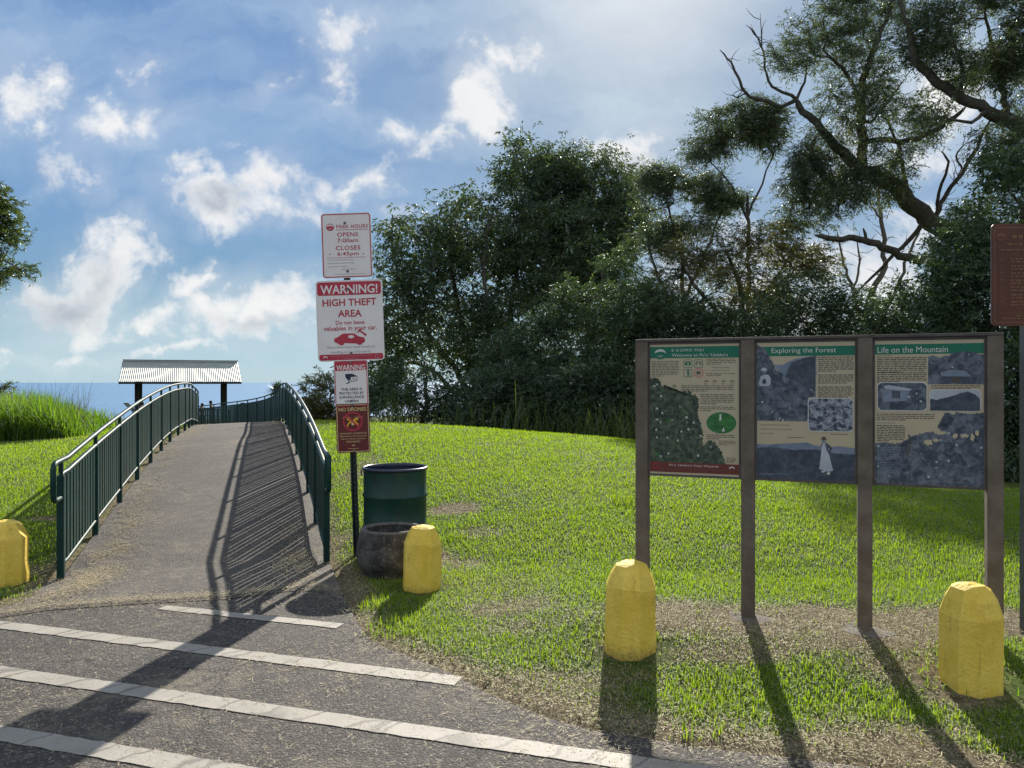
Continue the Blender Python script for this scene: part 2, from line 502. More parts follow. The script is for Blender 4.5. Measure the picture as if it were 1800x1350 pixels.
def worn(x, y):
    w = np.zeros(np.shape(x))
    for (a, b, rx, ry, s) in WORN:
        gx, gy = gnd(a, b)
        if a > 1140 and 1050 < b < 1150: gx, gy = gx * .9375, gy * .9375
        w = np.maximum(w, s * (1 - sstep(np.hypot((x - gx) / rx, (y - gy) / ry), 0.35, 1.25)))
    edge = y - lot_edge(x)
    w = np.maximum(w, 0.95 * (1 - sstep(edge + 0.5 * (fbm(x * 2.2, y * 2.2, 9) - .5), 0.06, 0.50)))
    ps = np.abs(path_side(x, y))
    w = np.maximum(w, 0.7 * (1 - sstep(ps, 1.12, 1.4)))
    n = fbm(x * 2.3, y * 2.3, 5, 5)
    return np.clip(w + (n - 0.5) * 0.75 * sstep(w, 0.02, 0.4) + 0.25 * sstep(fbm(x * .9, y * .9, 21), 0.56, 0.78), 0, 1)


# ------------------------------------------------------------------ ground
def axis(*segs):
    out = []
    for a, b, n in segs: out += list(np.linspace(a, b, n, endpoint=False))
    return np.array(out + [segs[-1][1]])


gxs = axis((-2600, -400, 8), (-400, -60, 14), (-60, -14, 36), (-14, 9, 150), (9, 60, 40), (60, 400, 14), (400, 2600, 8))
gys = axis((-900, -60, 10), (-60, 0, 16), (0, 2, 6), (2, 7, 60), (7, 24, 110), (24, 70, 60), (70, 400, 20), (400, 2600, 10))
GX, GY = np.meshgrid(gxs, gys)
GZ = terr(GX, GY)
nx, ny = len(gxs), len(gys)
idx = np.arange(nx * ny).reshape(ny, nx)
quads = np.stack([idx[:-1, :-1], idx[:-1, 1:], idx[1:, 1:], idx[1:, :-1]], -1).reshape(-1, 4)
mg = bpy.data.materials.new('lawn_soil'); mg.use_nodes = True
n = NT(mg.node_tree)
co = n.n('ShaderNodeTexCoord').outputs['Object']
wa = n.n('ShaderNodeAttribute', attribute_name='worn').outputs['Fac']
n1 = n.noise(co, 18.0, 8, 0.65).outputs['Fac']; n2 = n.noise(co, 2.2, 6, 0.6).outputs['Fac']; n3 = n.noise(co, 90.0, 4, 0.7).outputs['Fac']
green = n.mix(n.step(n1, .3, .7), (.030, .056, .010, 1), (.080, .120, .020, 1))
green = n.mix(n.step(n2, .42, .68), green, (.10, .105, .035, 1))
dry = n.mix(n.step(n1, .3, .72), (.075, .058, .036, 1), (.20, .165, .10, 1))
dry = n.mix(n.step(n3, .5, .75), dry, (.28, .235, .145, 1))
gc = n.mix(n.step(n.math('ADD', wa, n.math('MULTIPLY', n.math('SUBTRACT', n1, .5), .7)), .25, .7), green, dry)
b = n.n('ShaderNodeBsdfPrincipled', {'Base Color': gc, 'Roughness': .95, 'Specular IOR Level': .1,
        'Normal': n.n('ShaderNodeBump', {'Strength': 1.0, 'Distance': .02, 'Height': n.math('ADD', n1, n.math('MULTIPLY', n3, .4))}).outputs[0]})
n.n('ShaderNodeOutputMaterial', {'Surface': b.outputs[0]})
ground = np_mesh('ground', np.c_[GX.ravel(), GY.ravel(), GZ.ravel()], quads, mg, smooth=True, attr={'worn': worn(GX.ravel(), GY.ravel())})
tag(ground, 'grassy hilltop ground with worn dry patches', None, None, 'structure')

# sea
ms = bpy.data.materials.new('sea_water'); ms.use_nodes = True
n = NT(ms.node_tree); co = n.n('ShaderNodeTexCoord').outputs['Object']
nz = n.noise(n.n('ShaderNodeVectorMath', {0: co, 1: (.00035, .0009, 1)}, operation='MULTIPLY').outputs[0], 1.0, 6, .6).outputs['Fac']
b = n.n('ShaderNodeBsdfPrincipled', {'Base Color': n.mix(n.step(nz, .3, .7), (.095, .20, .34, 1), (.11, .225, .37, 1)), 'Roughness': .55, 'Specular IOR Level': .18})
n.n('ShaderNodeOutputMaterial', {'Surface': b.outputs[0]})
m = MB()
seg = [0, 400, 1500, 5000, 20000, 70000, 230000]
for i in range(len(seg) - 1):
    for k in range(48):
        a0, a1 = 2 * math.pi * k / 48, 2 * math.pi * (k + 1) / 48
        q = [(seg[i] * math.cos(a0), seg[i] * math.sin(a0), 0), (seg[i + 1] * math.cos(a0), seg[i + 1] * math.sin(a0), 0),
             (seg[i + 1] * math.cos(a1), seg[i + 1] * math.sin(a1), 0), (seg[i] * math.cos(a1), seg[i] * math.sin(a1), 0)]
        if i == 0: m.add(q[:3], [(0, 1, 2)])
        else: m.add(q, [(0, 1, 2, 3)])
sea = m.build('sea', ms, loc=(0, 0, -250)); tag(sea, 'calm blue sea reaching the horizon', None, None, 'structure')


# asphalt
def asphalt(name, dark, light, stone, straw):
    m = bpy.data.materials.new(name); m.use_nodes = True
    n = NT(m.node_tree); co = n.n('ShaderNodeTexCoord').outputs['Object']
    big = n.noise(co, .9, 6, .6).outputs['Fac']; mid = n.noise(co, 7.0, 6, .65).outputs['Fac']; fin = n.noise(co, 110.0, 3, .7).outputs['Fac']
    vo = n.n('ShaderNodeTexVoronoi', {'Vector': co, 'Scale': 85.0}, feature='F1')
    c = n.mix(n.step(n.math('ADD', n.math('MULTIPLY', big, .5), n.math('MULTIPLY', mid, .5)), .36, .64), (*dark, 1), (*light, 1))
    spec = n.n('ShaderNodeSeparateColor', {0: vo.outputs['Color']}).outputs[0]
    c = n.mix(n.math('MULTIPLY', n.step(spec, .72, .95), .55), c, (*stone, 1))
    c = n.mix(n.math('MULTIPLY', n.step(fin, .55, .8), .5), c, tuple(q * .35 for q in dark) + (1,))
    # thin dust of dry clippings
    c = n.mix(n.math('MULTIPLY', n.step(n.math('ADD', mid, n.math('MULTIPLY', n.math('SUBTRACT', big, .5), 1.2)), .52, .80), straw), c, (.21, .18, .125, 1))
    ck = n.n('ShaderNodeTexVoronoi', {'Vector': n.n('ShaderNodeVectorMath', {0: co, 1: n.n('ShaderNodeVectorMath', {0: n.noise(co, 3.0, 4).outputs['Color'], 'Scale': .35}, operation='SCALE').outputs[0]}, operation='ADD').outputs[0], 'Scale': .55}, feature='DISTANCE_TO_EDGE')
    c = n.mix(n.math('SUBTRACT', 1.0, n.step(ck.outputs['Distance'], .001, .005)), c, tuple(q * .75 for q in dark) + (1,))
    h = n.math('ADD', n.math('MULTIPLY', vo.outputs['Distance'], -1.0), n.math('MULTIPLY', fin, .6))
    b = n.n('ShaderNodeBsdfPrincipled', {'Base Color': c, 'Roughness': .85, 'Specular IOR Level': .3,
            'Normal': n.n('ShaderNodeBump', {'Strength': .8, 'Distance': .006, 'Height': h}).outputs[0]})
    n.n('ShaderNodeOutputMaterial', {'Surface': b.outputs[0]})
    return m


M_LOT = asphalt('parking_lot_asphalt', (.047, .042, .038), (.074, .066, .058), (.20, .185, .160), .40)
M_PATH = asphalt('path_asphalt', (.070, .063, .055), (.100, .089, .077), (.19, .17, .145), .34)
edge = []
for i in range(len(LOT) - 1):
    p, q = np.array(LOT[i]), np.array(LOT[i + 1]); k = max(1, int(np.linalg.norm(q - p) / .06))
    for j in range(k):
        r = p + (q - p) * j / k
        w = .05 * (fbm(np.array([r[0] * 5]), np.array([r[1] * 5]), 31)[0] - .5) if abs(r[0]) < 5 else 0
        edge.append((r[0], r[1] + w))
edge.append(LOT[-1])
m = MB(); vs = []; fs = []
for i, (a, b_) in enumerate(edge):
    vs += [(a, b_, 0.0), (a, -40.0, 0.0)]
    if i: fs.append((2 * i - 1, 2 * i + 1, 2 * i, 2 * i - 2))
m.add(vs, fs)
lot = m.build('parking_lot', M_LOT); tag(lot, 'dark asphalt parking lot with white lines', None, None, 'structure')

# the concrete/asphalt ramp
hw = 1.06
vs = []; fs = []; clip = []; cols = 11
start = [gnd(*p) for p in ((-40, 1083), (100, 1062), (240, 1052), (400, 1044), (520, 1048), (600, 1075))]
for i, (p, nn) in enumerate(zip(PCL, _nor)):
    for k in range(cols):
        s = -1 + 2 * k / (cols - 1)
        wide = hw + max(0.0, (6.6 - p[1])) * (0.55 if s < 0 else 0.0)
        x, y = p[0] + nn[0] * s * wide, p[1] + nn[1] * s * wide
        le = float(lot_edge(x)) - .10
        clip.append(y < le)
        if y < le:
            y = le
        vs.append((x, y, .004 + (float(path_z(x, y)) - 0.012 * s * s - .004) * min(1.0, max(0.0, (y - le) / .35))))
    if i:
        for k in range(cols - 1):
            a = (i - 1) * cols + k
            if not (clip[a] and clip[a + 1] and clip[a + cols] and clip[a + cols + 1]):
                fs.append((a, a + 1, a + cols + 1, a + cols))
m = MB(); m.add(vs, fs, 0, True)
path = m.build('footpath', M_PATH); tag(path, 'grey brown paved ramp running up between the green railings', None, None, 'structure')

# painted lines
mp = bpy.data.materials.new('line_paint'); mp.use_nodes = True
n = NT(mp.node_tree); co = n.n('ShaderNodeTexCoord').outputs['Object']
jit = n.n('ShaderNodeVectorMath', {0: n.noise(co, 9.0, 4).outputs['Color'], 'Scale': .10}, operation='SCALE').outputs[0]
st = n.n('ShaderNodeVectorMath', {0: n.n('ShaderNodeMapping', {'Vector': n.n('ShaderNodeVectorMath', {0: co, 1: jit}, operation='ADD').outputs[0], 'Rotation': (0, 0, R(42))}).outputs[0], 1: (3.6, .35, 1)}, operation='MULTIPLY').outputs[0]
vc = n.n('ShaderNodeTexVoronoi', {'Vector': st, 'Scale': 1.0, 'Randomness': .75}, feature='DISTANCE_TO_EDGE').outputs['Distance']
big = n.noise(co, 5.0, 6, .65).outputs['Fac']; fin = n.noise(co, 60.0, 5, .7).outputs['Fac']
c = n.mix(n.step(big, .3, .72), (.26, .24, .205, 1), (.33, .305, .26, 1))
c = n.mix(n.math('MULTIPLY', n.step(fin, .55, .72), .5), c, (.30, .27, .23, 1))
c = n.mix(n.math('MULTIPLY', n.math('SUBTRACT', 1.0, n.step(vc, .008, .035)), .8), c, (.13, .115, .10, 1))
wearn = n.noise(co, 22.0, 6, .7).outputs['Fac']
ea = n.n('ShaderNodeAttribute', attribute_name='rim').outputs['Fac']
al = n.step(n.math('ADD', n.math('MULTIPLY', ea, .5), wearn), .42, .50)
b = n.n('ShaderNodeBsdfPrincipled', {'Base Color': c, 'Roughness': .7, 'Alpha': al, 'Normal': n.n('ShaderNodeBump', {'Strength': .5, 'Distance': .004, 'Height': fin}).outputs[0]})
n.n('ShaderNodeOutputMaterial', {'Surface': b.outputs[0]})
LINES = [((285, 1068), (598, 1101), .10), ((-420, 1047), (806, 1198), .125), ((-400, 1123), (1260, 1363), .125), ((-700, 1172), (700, 1407), .125)]
V = []; Q = []; rim = []
for (a, b_, w) in LINES:
    p, q = np.array(gnd(*a)), np.array(gnd(*b_)); d = q - p; L = np.linalg.norm(d); d /= L; nn = np.array((-d[1], d[0]))
    k = int(L / .05); o = len(V)
    for i in range(k + 1):
        for s, rr in ((-.5, 0), (-.38, 1), (.38, 1), (.5, 0)):
            wob = .010 * (random.random() - .5) if rr == 0 else 0
            r = p + d * L * i / k + nn * (s * w + wob); V.append((r[0], r[1], .004)); rim.append(rr)
    for i in range(k):
        for j in range(3):
            a0 = o + i * 4 + j; Q.append((a0, a0 + 4, a0 + 5, a0 + 1))
V = np.array(V); Q = np.array(Q)
ml = np_mesh('parking_lot_markings', V, Q[:, ::-1], mp, attr={'rim': np.array(rim, float)})
if ml.data.polygons[0].normal.z < 0:
    ml.data.flip_normals()
tag(ml, 'worn white painted lines on the parking lot', None, None, 'structure')


# ------------------------------------------------------------------ leaf, bark and grass materials
def leaf_material(name, stops, trans=.45, gloss=.12, rough=.45, attr=None, tscale=(1.25, 1.35, .55)):
    m = bpy.data.materials.new(name); m.use_nodes = True
    n = NT(m.node_tree)
    if attr:
        c = n.n('ShaderNodeAttribute', attribute_name=attr).outputs['Color']
    else:
        rnd = n.n('ShaderNodeNewGeometry').outputs['Random Per Island']
        c = n.ramp(rnd, stops)
    tcol = n.n('ShaderNodeVectorMath', {0: c, 1: tscale}, operation='MULTIPLY').outputs[0]
    d = n.n('ShaderNodeBsdfDiffuse', {'Color': c}); tr = n.n('ShaderNodeBsdfTranslucent', {'Color': tcol})
    g = n.n('ShaderNodeBsdfGlossy', {'Color': (.8, .85, .8, 1), 'Roughness': rough})
    if attr:
        sp_ = n.n('ShaderNodeSeparateColor', {0: c}).outputs
        trans = n.math('MULTIPLY', n.math('MULTIPLY_ADD', n.math('SUBTRACT', sp_[1], sp_[0]), 30.0, .25, clamp=True), trans)
    s = n.n('ShaderNodeMixShader', {0: trans, 1: d.outputs[0], 2: tr.outputs[0]})
    fr = n.n('ShaderNodeFresnel', {'IOR': 1.35}).outputs[0]
    s = n.n('ShaderNodeMixShader', {0: n.math('MULTIPLY', fr, gloss, clamp=True), 1: s.outputs[0], 2: g.outputs[0]})
    n.n('ShaderNodeOutputMaterial', {'Surface': s.outputs[0]})
    return m


ML_OCTO = leaf_material('glossy_leaf', [(0, (.050, .078, .056)), (.6, (.068, .100, .062)), (.9, (.100, .125, .062)), (1, (.15, .15, .06))], .42, .35, .5)
ML_ACACIA = leaf_material('narrow_leaf', [(0, (.052, .075, .054)), (.6, (.070, .095, .060)), (.92, (.100, .115, .060)), (1, (.13, .115, .06))], .45, .4)
ML_BROWN = leaf_material('olive_leaf', [(0, (.085, .090, .048)), (.6, (.115, .112, .052)), (1, (.16, .13, .055))], .45, .3)
ML_DARK = leaf_material('dark_leaf', [(0, (.044, .075, .048)), (.7, (.062, .098, .054)), (1, (.10, .135, .055))], .42, .35, .5)
ML_YELLOW = leaf_material('yellow_green_leaf', [(0, (.07, .085, .02)), (.6, (.12, .12, .03)), (1, (.20, .15, .04))], .45, .3)
ML_LEFT = leaf_material('left_tree_leaf', [(0, (.045, .075, .02)), (.7, (.075, .11, .025)), (1, (.12, .13, .03))], .48, .4)  # the left-edge tree's own green, varied leaf by leaf
ML_BLADE = leaf_material('grass_blade', None, .58, .10, .7, attr='tint', tscale=(1.75, 2.0, .5))
ML_STRAW = leaf_material('straw_blade', None, .25, .05, .7, attr='tint', tscale=(1, 1, 1))
M_BARK = material('bark', (.085, .072, .06), .9, .2, second=(.15, .135, .115), scale=9.0, bump=.02, bscale=18.0)
M_BARK_DARK = material('mossy_bark', (.060, .052, .042), .9, .2, second=(.105, .095, .07), scale=6.0, bump=.03, bscale=14.0)
M_DEAD = material('dead_wood', (.15, .135, .12), .9, .2, second=(.22, .20, .18), scale=10.0, bump=.01, bscale=22.0)


def leaves_mesh(name, P, D, Nn, L, Wd, mat, parent, droop=.15):
    """one rhombus leaf per row: base P, direction D, face normal Nn, length L, width Wd"""
    side = np.cross(D, Nn); side /= np.linalg.norm(side, axis=1)[:, None] + 1e-9
    mid = P + D * (L * .45)[:, None]
    tip = P + D * L[:, None]; tip[:, 2] -= droop * L
    V = np.stack([P, mid + side * (Wd / 2)[:, None], tip, mid - side * (Wd / 2)[:, None]], 1).reshape(-1, 3)
    Q = np.arange(len(V)).reshape(-1, 4)
    return np_mesh(name, V, Q, mat, parent)


def unit(v):
    return v / (np.linalg.norm(v, axis=1)[:, None] + 1e-9)


class Tree:
    """trunk and limbs as polylines, then every leaf clump is joined to the nearest limb by a bent branch"""
    def __init__(self, seed):
        self.rng = np.random.default_rng(seed); self.pos = []; self.par = []; self.rad = []; self.clump = []; self.dead = []
    def limb(self, pts, start=None, sub=.45, wob=.06, bare=False):
        """pts: (Vector or xyz, radius)"""
        P = np.array([list(p) + [r] for p, r in pts])
        C = catmull(P, 6)
        prev = -1 if start is None else self.near(C[0, :3])
        last = None
        for c in C:
            if last is not None and np.linalg.norm(c[:3] - last) < sub * .6: continue
            w = self.rng.normal(0, wob, 3) * (0 if last is None else 1) * min(1.0, c[3] * 6 + .3)
            self.pos.append(c[:3] + w); self.par.append(prev); self.rad.append(c[3]); self.dead.append(bare); prev = len(self.pos) - 1
            last = c[:3]
        return prev
    def near(self, p):
        return int(np.argmin(np.linalg.norm(np.array(self.pos) - np.array(p), axis=1)))
    def crown(self, blobs, n, shell=.35, upbias=0.25, minr=.012, arc=.12, step=.5, holes=.30):
        """blobs: (centre xyz, radii xyz)"""
        vol = np.array([b[1][0] * b[1][1] * b[1][2] for b in blobs]) ** .75; vol /= vol.sum()
        pts = []
        for b, k in zip(blobs, self.rng.multinomial(n, vol)):
            d = self.rng.normal(size=(k, 3)); d /= np.linalg.norm(d, axis=1)[:, None]
            r = self.rng.uniform(shell ** 3, 1, k) ** (1 / 3)
            q = d * r[:, None]; q[:, 2] = np.where(q[:, 2] < 0, q[:, 2] * (1 - upbias), q[:, 2])
            pts.append(np.array(b[0]) + q * np.array(b[1]))
        pts = np.concatenate(pts)
        fld = np.zeros(len(pts))                       # uneven growth: gaps where the field is low
        for _ in range(7):
            kv = self.rng.normal(size=3); kv *= self.rng.uniform(2.2, 5.0) / np.linalg.norm(kv)
            fld += np.sin(pts @ kv + self.rng.uniform(0, 6.28))
        pts = pts[fld > np.quantile(fld, holes)]
        live = [i for i, d in enumerate(self.dead) if not d]
        A = np.array(self.pos)
        d0 = np.array([np.min(np.linalg.norm(A[live] - p, axis=1)) for p in pts])
        cap = len(self.pos) + n * 14
        buf = np.zeros((cap, 3)); buf[:len(A)] = A; cnt = len(A)
        ok = np.ones(cap, bool); ok[:len(A)] = [not d for d in self.dead]
        for i in np.argsort(d0):
            p = pts[i]
            dv = p - buf[:cnt]
            ds = np.linalg.norm(dv, axis=1) + np.where(dv[:, 2] < 0, -dv[:, 2] * .9, 0) + np.where(ok[:cnt], 0, 1e6)
            j = int(np.argmin(ds)); a = buf[j].copy(); L = np.linalg.norm(p - a)
            k = max(1, int(L / step)); prev = j
            side = self.rng.normal(0, 1, 3) * L * .07
            for s in range(1, k + 1):
                q = s / k
                w = a + (p - a) * q; bow = math.sin(math.pi * q)
                w = w + side * bow; w[2] -= arc * L * bow
                self.pos.append(w); self.par.append(prev); self.rad.append(0.0); self.dead.append(False)
                buf[cnt] = w; ok[cnt] = True; prev = cnt; cnt += 1
            self.clump.append(p)
        self.minr = minr
    def twigs(self, n, length=.5, bare_only=True):
        idxs = [i for i, d in enumerate(self.dead) if d or not bare_only]
        for _ in range(n):
            i = idxs[self.rng.integers(len(idxs))]
            p = np.array(self.pos[i]); d = self.rng.normal(size=3); d[2] = abs(d[2]) * .8; d /= np.linalg.norm(d)
            prev = i
            L = length * self.rng.uniform(.5, 1.4)
            for s in range(3):
                d = d + self.rng.normal(0, .25, 3); d /= np.linalg.norm(d)
                p = p + d * L / 3
                self.pos.append(p.copy()); self.par.append(prev); self.rad.append(.012 - .003 * s); self.dead.append(True); prev = len(self.pos) - 1
    def wood(self, name, mat, parent, minr=None):
        minr = minr or getattr(self, 'minr', .012)
        P = np.array(self.pos); par = np.array(self.par); n = len(P)
        rad = np.array(self.rad); cnt = np.zeros(n)
        kids = [[] for _ in range(n)]
        for i, p in enumerate(par):
            if p >= 0: kids[p].append(i)
        for i in range(n - 1, -1, -1):
            if not kids[i]: cnt[i] += 1
            if par[i] >= 0: cnt[par[i]] += cnt[i]
        r = np.where(rad > 0, rad, minr * cnt ** .46)
        for i in range(n):
            if rad[i] <= 0 and par[i] >= 0: r[i] = min(r[i], r[par[i]] * .92)
        m = MB(); seen = np.zeros(n, bool)
        starts = [i for i in range(n) if par[i] < 0]
        stack = [(s, -1) for s in starts]
        while stack:
            s, p = stack.pop()
            ch = [] if p < 0 else [p]
            cur = s
            while True:
                ch.append(cur); seen[cur] = True
                if not kids[cur]: break
                ks = sorted(kids[cur], key=lambda k: -r[k])
                for k in ks[1:]: stack.append((k, cur))
                cur = ks[0]
            rr = [float(r[c]) for c in ch]
            if p >= 0: rr[0] = min(rr[0], rr[1] * 1.25)
            rr[-1] *= .5
            m.tube([P[c] for c in ch], rr, 8 if max(rr) > .07 else (5 if max(rr) > .02 else 3), cap=False)
        return m.build(name, mat, parent)


def tree_thing(name, label, base, cat='tree', group=None):
    return empty(name, base, label, cat, group)


def finish(T, root, wood_mat, leaf_mat, kind, per, spread, L, Wd, minr=None, flat=1.0):
    """trunk part + crown part for a grown tree; world coordinates are kept by offsetting to the root"""
    off = np.array(root.location)
    T.pos = [np.array(p) - off for p in T.pos]
    tr = T.wood('trunk', wood_mat, root, minr)
    C = np.array(T.clump) - off
    rng = T.rng
    if kind == 'whorl':
        k = per; N = len(C) * k
        cen = np.repeat(C, k, 0) + rng.normal(0, 1, (N, 3)) * np.array([spread, spread, spread * flat])
        axis_ = unit(rng.normal(0, .45, (N, 3)) + np.array([0, 0, 1.0]))
        nl = 8
        a = unit(np.cross(axis_, np.array([[1.0, .13, .2]]))); b = np.cross(axis_, a)
        ang = (np.arange(nl) / nl * 2 * np.pi)[None, :] + rng.uniform(0, 6.28, (N, 1)) + rng.normal(0, .12, (N, nl))
        el = rng.normal(-.10, .28, (N, nl))
        D = (a[:, None] * np.cos(ang)[..., None] + b[:, None] * np.sin(ang)[..., None]) * np.cos(el)[..., None] + axis_[:, None] * np.sin(el)[..., None]
        Nn = np.repeat(axis_[:, None], nl, 1) + rng.normal(0, .25, (N, nl, 3))
        size = rng.uniform(.75, 1.25, (N, 1)) * np.ones((1, nl))
        P = np.repeat(cen[:, None], nl, 1) + D * (L * .28 * size)[..., None]
        keep = rng.random(N * nl) > .1
        leaves_mesh('crown', P.reshape(-1, 3)[keep], unit(D.reshape(-1, 3))[keep], unit(Nn.reshape(-1, 3))[keep], (L * size).ravel()[keep], (Wd * size).ravel()[keep], leaf_mat, root, .25)
    else:
        nt = 6; lp = max(3, per // nt)                       # twigs at each clump, leaves along each twig
        K = len(C) * nt; base = np.repeat(C, nt, 0) + rng.normal(0, spread * .55, (K, 3)) * np.array([1, 1, flat])
        mid_ = C.mean(0)
        outw = unit(np.repeat(C, nt, 0) - mid_)
        tw = unit(rng.normal(0, .75, (K, 3)) * np.array([1, 1, flat]) + outw * .45 + np.array([0, 0, .12]))
        tl = spread * rng.uniform(1.0, 2.4, K)
        tt = np.tile((np.arange(lp) + .8) / lp, (K, 1)) * rng.uniform(.85, 1.05, (K, lp))
        cen = base[:, None] + tw[:, None] * (tl[:, None] * tt)[..., None]
        cen[..., 2] -= .22 * tl[:, None] * tt ** 2
        side = unit(np.cross(tw, rng.normal(0, .4, (K, 3)) + np.array([0, 0, 1.0])))
        sg = np.where(np.arange(lp) % 2 == 0, 1.0, -1.0)
        D = tw[:, None] * .7 + side[:, None] * (sg[None, :, None] * .75) + rng.normal(0, .28, (K, lp, 3)) + np.array([0, 0, -.10])
        cen = cen.reshape(-1, 3); D = unit(D.reshape(-1, 3)); M = len(cen)
        Nn = unit(rng.normal(0, .55, (M, 3)) + np.array([0, 0, .8])); s = rng.uniform(.65, 1.3, M)
        tip_n = unit(np.cross(tw, side))
        cen = np.concatenate([cen, base]); D = np.concatenate([D, tw]); Nn = np.concatenate([Nn, tip_n])
        Ls = np.concatenate([L * s, tl * .95]); Ws = np.concatenate([Wd * s, np.full(K, .010)])
        leaves_mesh('crown', cen, D, Nn, Ls, Ws, leaf_mat, root)
    return root


def blob(x, y, d, rx, ry, rd):
    k = d / F_PX
    return (px(x, y, d), (rx * k, rd, ry * k))


def simple_tree(name, label, base_px, D, limbs, blobs, n, kind, per, spread, L, Wd, wood, leaf, seed, r0=.14, flat=.8, upbias=.25, arc=.1, shell=.35, minr=.012, cat='tree', group=None, holes=.30):
    bx = (base_px - 900) / F_PX * D
    base = Vector((bx, D, tz(bx, D) - .05))
    root = tree_thing(name, label, base, cat, group)
    T = Tree(seed)
    for i, lm in enumerate(limbs):
        pts = [(px(a, b, D + (dd if dd else 0)), r) for a, b, dd, r in lm]
        if i == 0 or lm[0][1] is None:
            pts[0] = (base, pts[0][1])
        T.limb(pts, start=None if i == 0 else True)
    T.crown([blob(*q) for q in blobs], n, shell, upbias, minr, arc, holes=holes)
    return finish(T, root, wood, leaf, kind, per, spread, L, Wd, minr, flat)


# ------------------------------------------------------------------ object materials
M_GREEN = material('green_railing_paint', (.002, .028, .024), .45, .25, var=.25, scale=5.0, bump=.0015, bscale=60)
M_DRUM = material('dark_green_drum_paint', (.005, .036, .029), .45, .4, var=.3, scale=4.0, bump=.003, bscale=6)
M_DRUM_IN = material('drum_rim_paint', (.012, .018, .045), .3, .5)
M_POSTW = material('weathered_timber_post', (.105, .086, .068), .85, .2, second=(.160, .135, .112), scale=7.0, bump=.003, bscale=45)
M_FRAME = material('grey_brown_frame', (.085, .074, .068), .7, .3, var=.2, scale=9.0)
M_STEEL = material('galvanised_steel', (.30, .31, .31), .5, .5, metal=.6, var=.15, scale=14.0)
M_UPOST = material('dark_green_steel_post', (.020, .035, .030), .5, .4, var=.2, scale=10.0)
M_BOLT = material('bolt_metal', (.16, .15, .14), .45, .5, metal=.7)
M_HOLE = material('punched_hole', (.24, .24, .22), .9, .1)
M_WHITE = material('white_sign_sheeting', (.72, .69, .68), .4, .4, var=.04, scale=5.0)
M_RED = material('red_sign_print', (.42, .030, .055), .45, .4, var=.08, scale=6.0)
M_MAROON = material('maroon_sign_print', (.115, .018, .016), .45, .4, var=.12, scale=6.0)
M_TAN = material('tan_sign_print', (.62, .47, .22), .5, .3)
M_NAVY = material('dark_blue_sign_print', (.012, .018, .06), .45, .4)
M_GREYTXT = material('grey_sign_print', (.34, .31, .31), .6, .3)
M_YELLOW_PRINT = material('yellow_sign_print', (.75, .42, .03), .5, .3)
M_ALU = material('sign_back_metal', (.42, .42, .42), .5, .5, metal=.5)
M_CREAM = material('cream_poster', (.41, .36, .25), .5, .35, var=.04, scale=4.0)
M_GBAND = material('green_poster_band', (.008, .135, .080), .5, .35)
M_MBAND = material('brown_poster_band', (.125, .030, .024), .5, .35)
M_INK = material('dark_poster_ink', (.075, .065, .055), .6, .3)
M_PALE = material('pale_poster_ink', (.52, .52, .49), .5, .3)
M_LEAFP = material('bright_green_poster_leaf', (.05, .20, .05), .5, .3, second=(.02, .08, .03), scale=26.0)
M_PINK = material('orange_poster_flower', (.35, .10, .04), .5, .3)


def photo_mat(name, dark, light, scale, specks=None, detail=8, lo=.35, hi=.7):
    m = bpy.data.materials.new(name); m.use_nodes = True
    n = NT(m.node_tree); co = n.n('ShaderNodeTexCoord').outputs['Object']
    a = n.noise(co, scale, detail, .68, .6).outputs['Fac']
    c = n.mix(n.step(a, lo, hi), (*dark, 1), (*light, 1))
    if specks:
        vo = n.n('ShaderNodeTexVoronoi', {'Vector': co, 'Scale': specks[1], 'Randomness': 1.0})
        sc = n.n('ShaderNodeSeparateColor', {0: vo.outputs['Color']}).outputs[0]
        k = n.math('MULTIPLY', n.step(sc, specks[2], specks[2] + .05), n.math('SUBTRACT', 1.0, n.step(vo.outputs['Distance'], .18, .42)))
        c = n.mix(k, c, (*specks[0], 1))
    b = n.n('ShaderNodeBsdfPrincipled', {'Base Color': c, 'Roughness': .5, 'Specular IOR Level': .35})
    n.n('ShaderNodeOutputMaterial', {'Surface': b.outputs[0]})
    return m


M_PH_FOREST = photo_mat('poster_forest_photo', (.012, .024, .018), (.10, .135, .085), 30, ((.42, .45, .40), 38, .93))
M_PH_BLUE = photo_mat('poster_blue_photo', (.030, .040, .062), (.15, .175, .215), 20, ((.42, .45, .48), 46, .93))
M_PH_BLUE_DARK = photo_mat('poster_dark_blue_photo', (.030, .040, .060), (.075, .095, .125), 18)
M_PH_MIST = photo_mat('poster_misty_hill', (.10, .14, .21), (.20, .24, .30), 6)
M_PH_PALE = photo_mat('poster_pale_photo', (.30, .34, .40), (.42, .45, .50), 8)
M_PH_ROCK = photo_mat('poster_branch_photo', (.03, .045, .075), (.30, .33, .38), 34, lo=.40, hi=.62)


# ------------------------------------------------------------------ signpost by the ramp
SPX, SPY = -1.418, 7.0
sp = empty('sign_post', (SPX, SPY, .125), 'leaning dark steel post carrying four park signs, beside the green drum', 'sign post')
sp.rotation_euler = (0, R(-2.0), 0); sp.scale = (1.0, 1.0, 1.0)
m = MB()
pro = [(-.030, -.004), (-.018, -.004), (-.012, .026), (.012, .026), (.018, -.004), (.030, -.004), (.030, .0), (.021, .0), (.015, .031), (-.015, .031), (-.021, .0), (-.030, .0)]
PH = 3.00
k = len(pro)
m.add([(a, b, -.25) for a, b in pro] + [(a, b, PH) for a, b in pro], [(i, (i + 1) % k, (i + 1) % k + k, i + k) for i in range(k)] + [tuple(range(k, 2 * k))], 0)
for z in np.arange(.10, PH - .05, .0254 * 2):
    m.poly(ellipse(0, z, .005, .005, 8), .0245, 1)
m.build('post', [M_UPOST, M_HOLE], sp)
